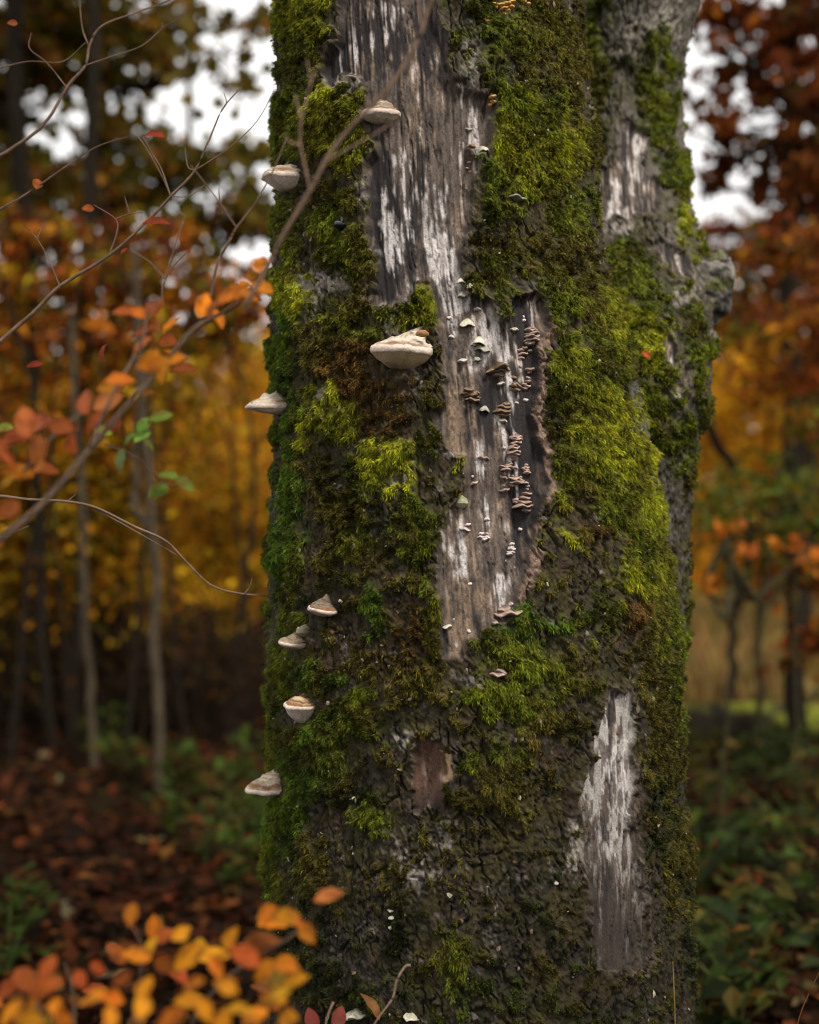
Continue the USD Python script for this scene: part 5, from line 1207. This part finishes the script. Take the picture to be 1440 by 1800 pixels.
# ------------------------------------------------------------------ beech shrub low on the left, in front of the trunk
sh = thing('beech_shrub', 'low beech shrub with orange and yellow leaves in front of the trunk foot', 'shrub')
for pts in [[(120, 1990, 1.9), (130, 1800, 1.9), (125, 1730, 1.9), (112, 1690, 1.9)], [(300, 2000, 1.9), (330, 1820, 1.88), (400, 1720, 1.86), (520, 1640, 1.86), (590, 1560, 1.86)], [(220, 1990, 1.9), (235, 1800, 1.9), (250, 1680, 1.9), (230, 1620, 1.9)], [(20, 2000, 1.88), (60, 1800, 1.88), (60, 1720, 1.88)], [(430, 2000, 1.84), (440, 1850, 1.84), (480, 1760, 1.84), (530, 1720, 1.84)]]:
    twig(sh, pts, .004, .0012, 'stem', .6)
SHRUB = [(231, 1608, 40, 270, LO), (578, 1575, 50, 45, LP), (468, 1605, 50, 40, LO), (500, 1612, 50, 200, LG), (480, 1625, 48, 20, LO), (540, 1640, 44, 310, LO), (515, 1615, 40, 340, LO), (460, 1660, 70, 30, LR), (430, 1680, 60, 180, LR), (500, 1690, 40, 10, LG), (505, 1700, 42, 20, LO), (465, 1705, 44, 250, LO),
         (330, 1683, 62, 170, LG), (375, 1680, 60, 10, LG), (405, 1650, 44, 80, LG), (350, 1665, 40, 100, LG), (240, 1680, 50, 180, LG), (265, 1665, 42, 80, LG), (285, 1645, 50, 60, LR), (320, 1640, 40, 30, LG), (205, 1675, 44, 160, LR), (290, 1695, 46, 330, LR), (270, 1630, 40, 80, LO),
         (165, 1755, 56, 170, LG), (200, 1755, 46, 340, LO), (255, 1735, 44, 90, LG), (250, 1770, 50, 260, LG), (340, 1730, 44, 10, LO), (360, 1775, 48, 300, LG), (330, 1760, 48, 170, LG), (400, 1735, 50, 0, LO), (420, 1775, 48, 330, LG), (450, 1785, 54, 20, LG), (480, 1760, 50, 10, LG), (520, 1722, 44, 15, LG), (490, 1748, 50, 350, LG), (505, 1790, 56, 340, LG),
         (40, 1720, 64, 120, LR), (80, 1735, 60, 30, LR), (60, 1760, 56, 200, LO), (20, 1780, 56, 160, LG), (50, 1790, 60, 340, LG), (100, 1770, 48, 20, LO), (110, 1790, 50, 330, LO), (85, 1700, 44, 60, LR), (10, 1740, 50, 180, LR), (195, 1790, 44, 270, LO), (140, 1720, 40, 120, LR), (170, 1700, 36, 150, LR), (380, 1700, 40, 300, LO), (300, 1790, 50, 190, LO), (215, 1720, 36, 200, LR), (390, 1800, 50, 260, LG),
         (60, 1830, 70, 90, LG), (180, 1830, 64, 120, LO), (300, 1835, 64, 60, LG), (430, 1835, 70, 80, LG), (510, 1840, 70, 100, LO)]
for px, py, s, a, c in SHRUB:
    beech_leaf(sh, px, py, (1.78 if py < 1700 else 1.66) + r.uniform(-.06, .1), s * 1.12, a + r.normal(0, 14), np.array(c) * 1.05, r, face=r.uniform(.25, .9))
for k in range(30):
    px, py = r.uniform(-20, 520), r.uniform(1700, 1830)
    if py < 1900 - .38 * px * 0 and px < 540:
        beech_leaf(sh, px, py, 1.8 + r.uniform(-.05, .45), r.uniform(34, 56), r.uniform(0, 360), [LR, (.12, .05, .012), (.2, .10, .012), (.07, .035, .01)][k % 4], r, face=.3)

# ------------------------------------------------------------------ loose bits at the foot of the trunk
def loose_leaf(name, px, py, d, s, a, c, label, **kw):
    t = thing(name, label, 'leaf')
    beech_leaf(t, px, py, d, s, a, c, r, **kw)


def on_trunk(px, py, off=.02):
    return skin(px, py)[0][1] - off


loose_leaf('dead_leaf', 548, 1792, 2.45, 44, 100, (.16, .03, .018), 'dark red dead leaf at the bottom edge, left one of two')
loose_leaf('dead_leaf', 596, 1788, 2.46, 46, 60, (.20, .05, .03), 'dark red dead leaf at the bottom edge, right one of two')
loose_leaf('dead_leaf', 654, 1765, on_trunk(654, 1765, .03), 60, 95, (.22, .10, .035), 'narrow brown curled leaf standing upright at the trunk foot', wide=.3, curl=.8)
loose_leaf('dead_leaf', 1136, 622, skin(1136, 622, True)[0][1] - .03, 20, 140, (.55, .10, .02), 'small orange leaf caught in the moss of the fork')
s1 = thing('dry_stalk', 'thin curved dry stalk with a pale tip before the trunk foot', 'stalk')
twig(s1, [(640, 1830, 2.4), (665, 1790, 2.4), (690, 1755, 2.4), (697, 1725, 2.4), (712, 1700, 2.4), (722, 1697, 2.4)], .0012, .0022, 'stem', 1.6)
s2 = thing('dry_stalk', 'short dry stalk left of the curved one at the bottom edge', 'stalk')
twig(s2, [(568, 1830, 2.4), (575, 1790, 2.4), (586, 1762, 2.4)], .0014, .002, 'stem', 1.4)
s3 = thing('grass_blade', 'thin straw-coloured grass blade before the lower right of the trunk', 'grass blade')
v, f = tube(smooth_line([at(1188, 1830, 2.5), at(1186, 1760, 2.5), at(1183, 1690, 2.52)], 12), [.0013, .0005], 5)
obj('blade', (v, f), 'leaf_blade', s3, smooth=True, col=np.tile([.34, .22, .06], (len(v), 1)))
s4 = thing('grass_blade', 'leaning reddish grass stalk at the lower right corner', 'grass blade')
v, f = tube(smooth_line([at(1395, 1830, 2.6), at(1412, 1770, 2.6), at(1450, 1690, 2.6)], 12), [.0014, .0007], 5)
obj('blade', (v, f), 'leaf_blade', s4, smooth=True, col=np.tile([.26, .10, .035], (len(v), 1)))
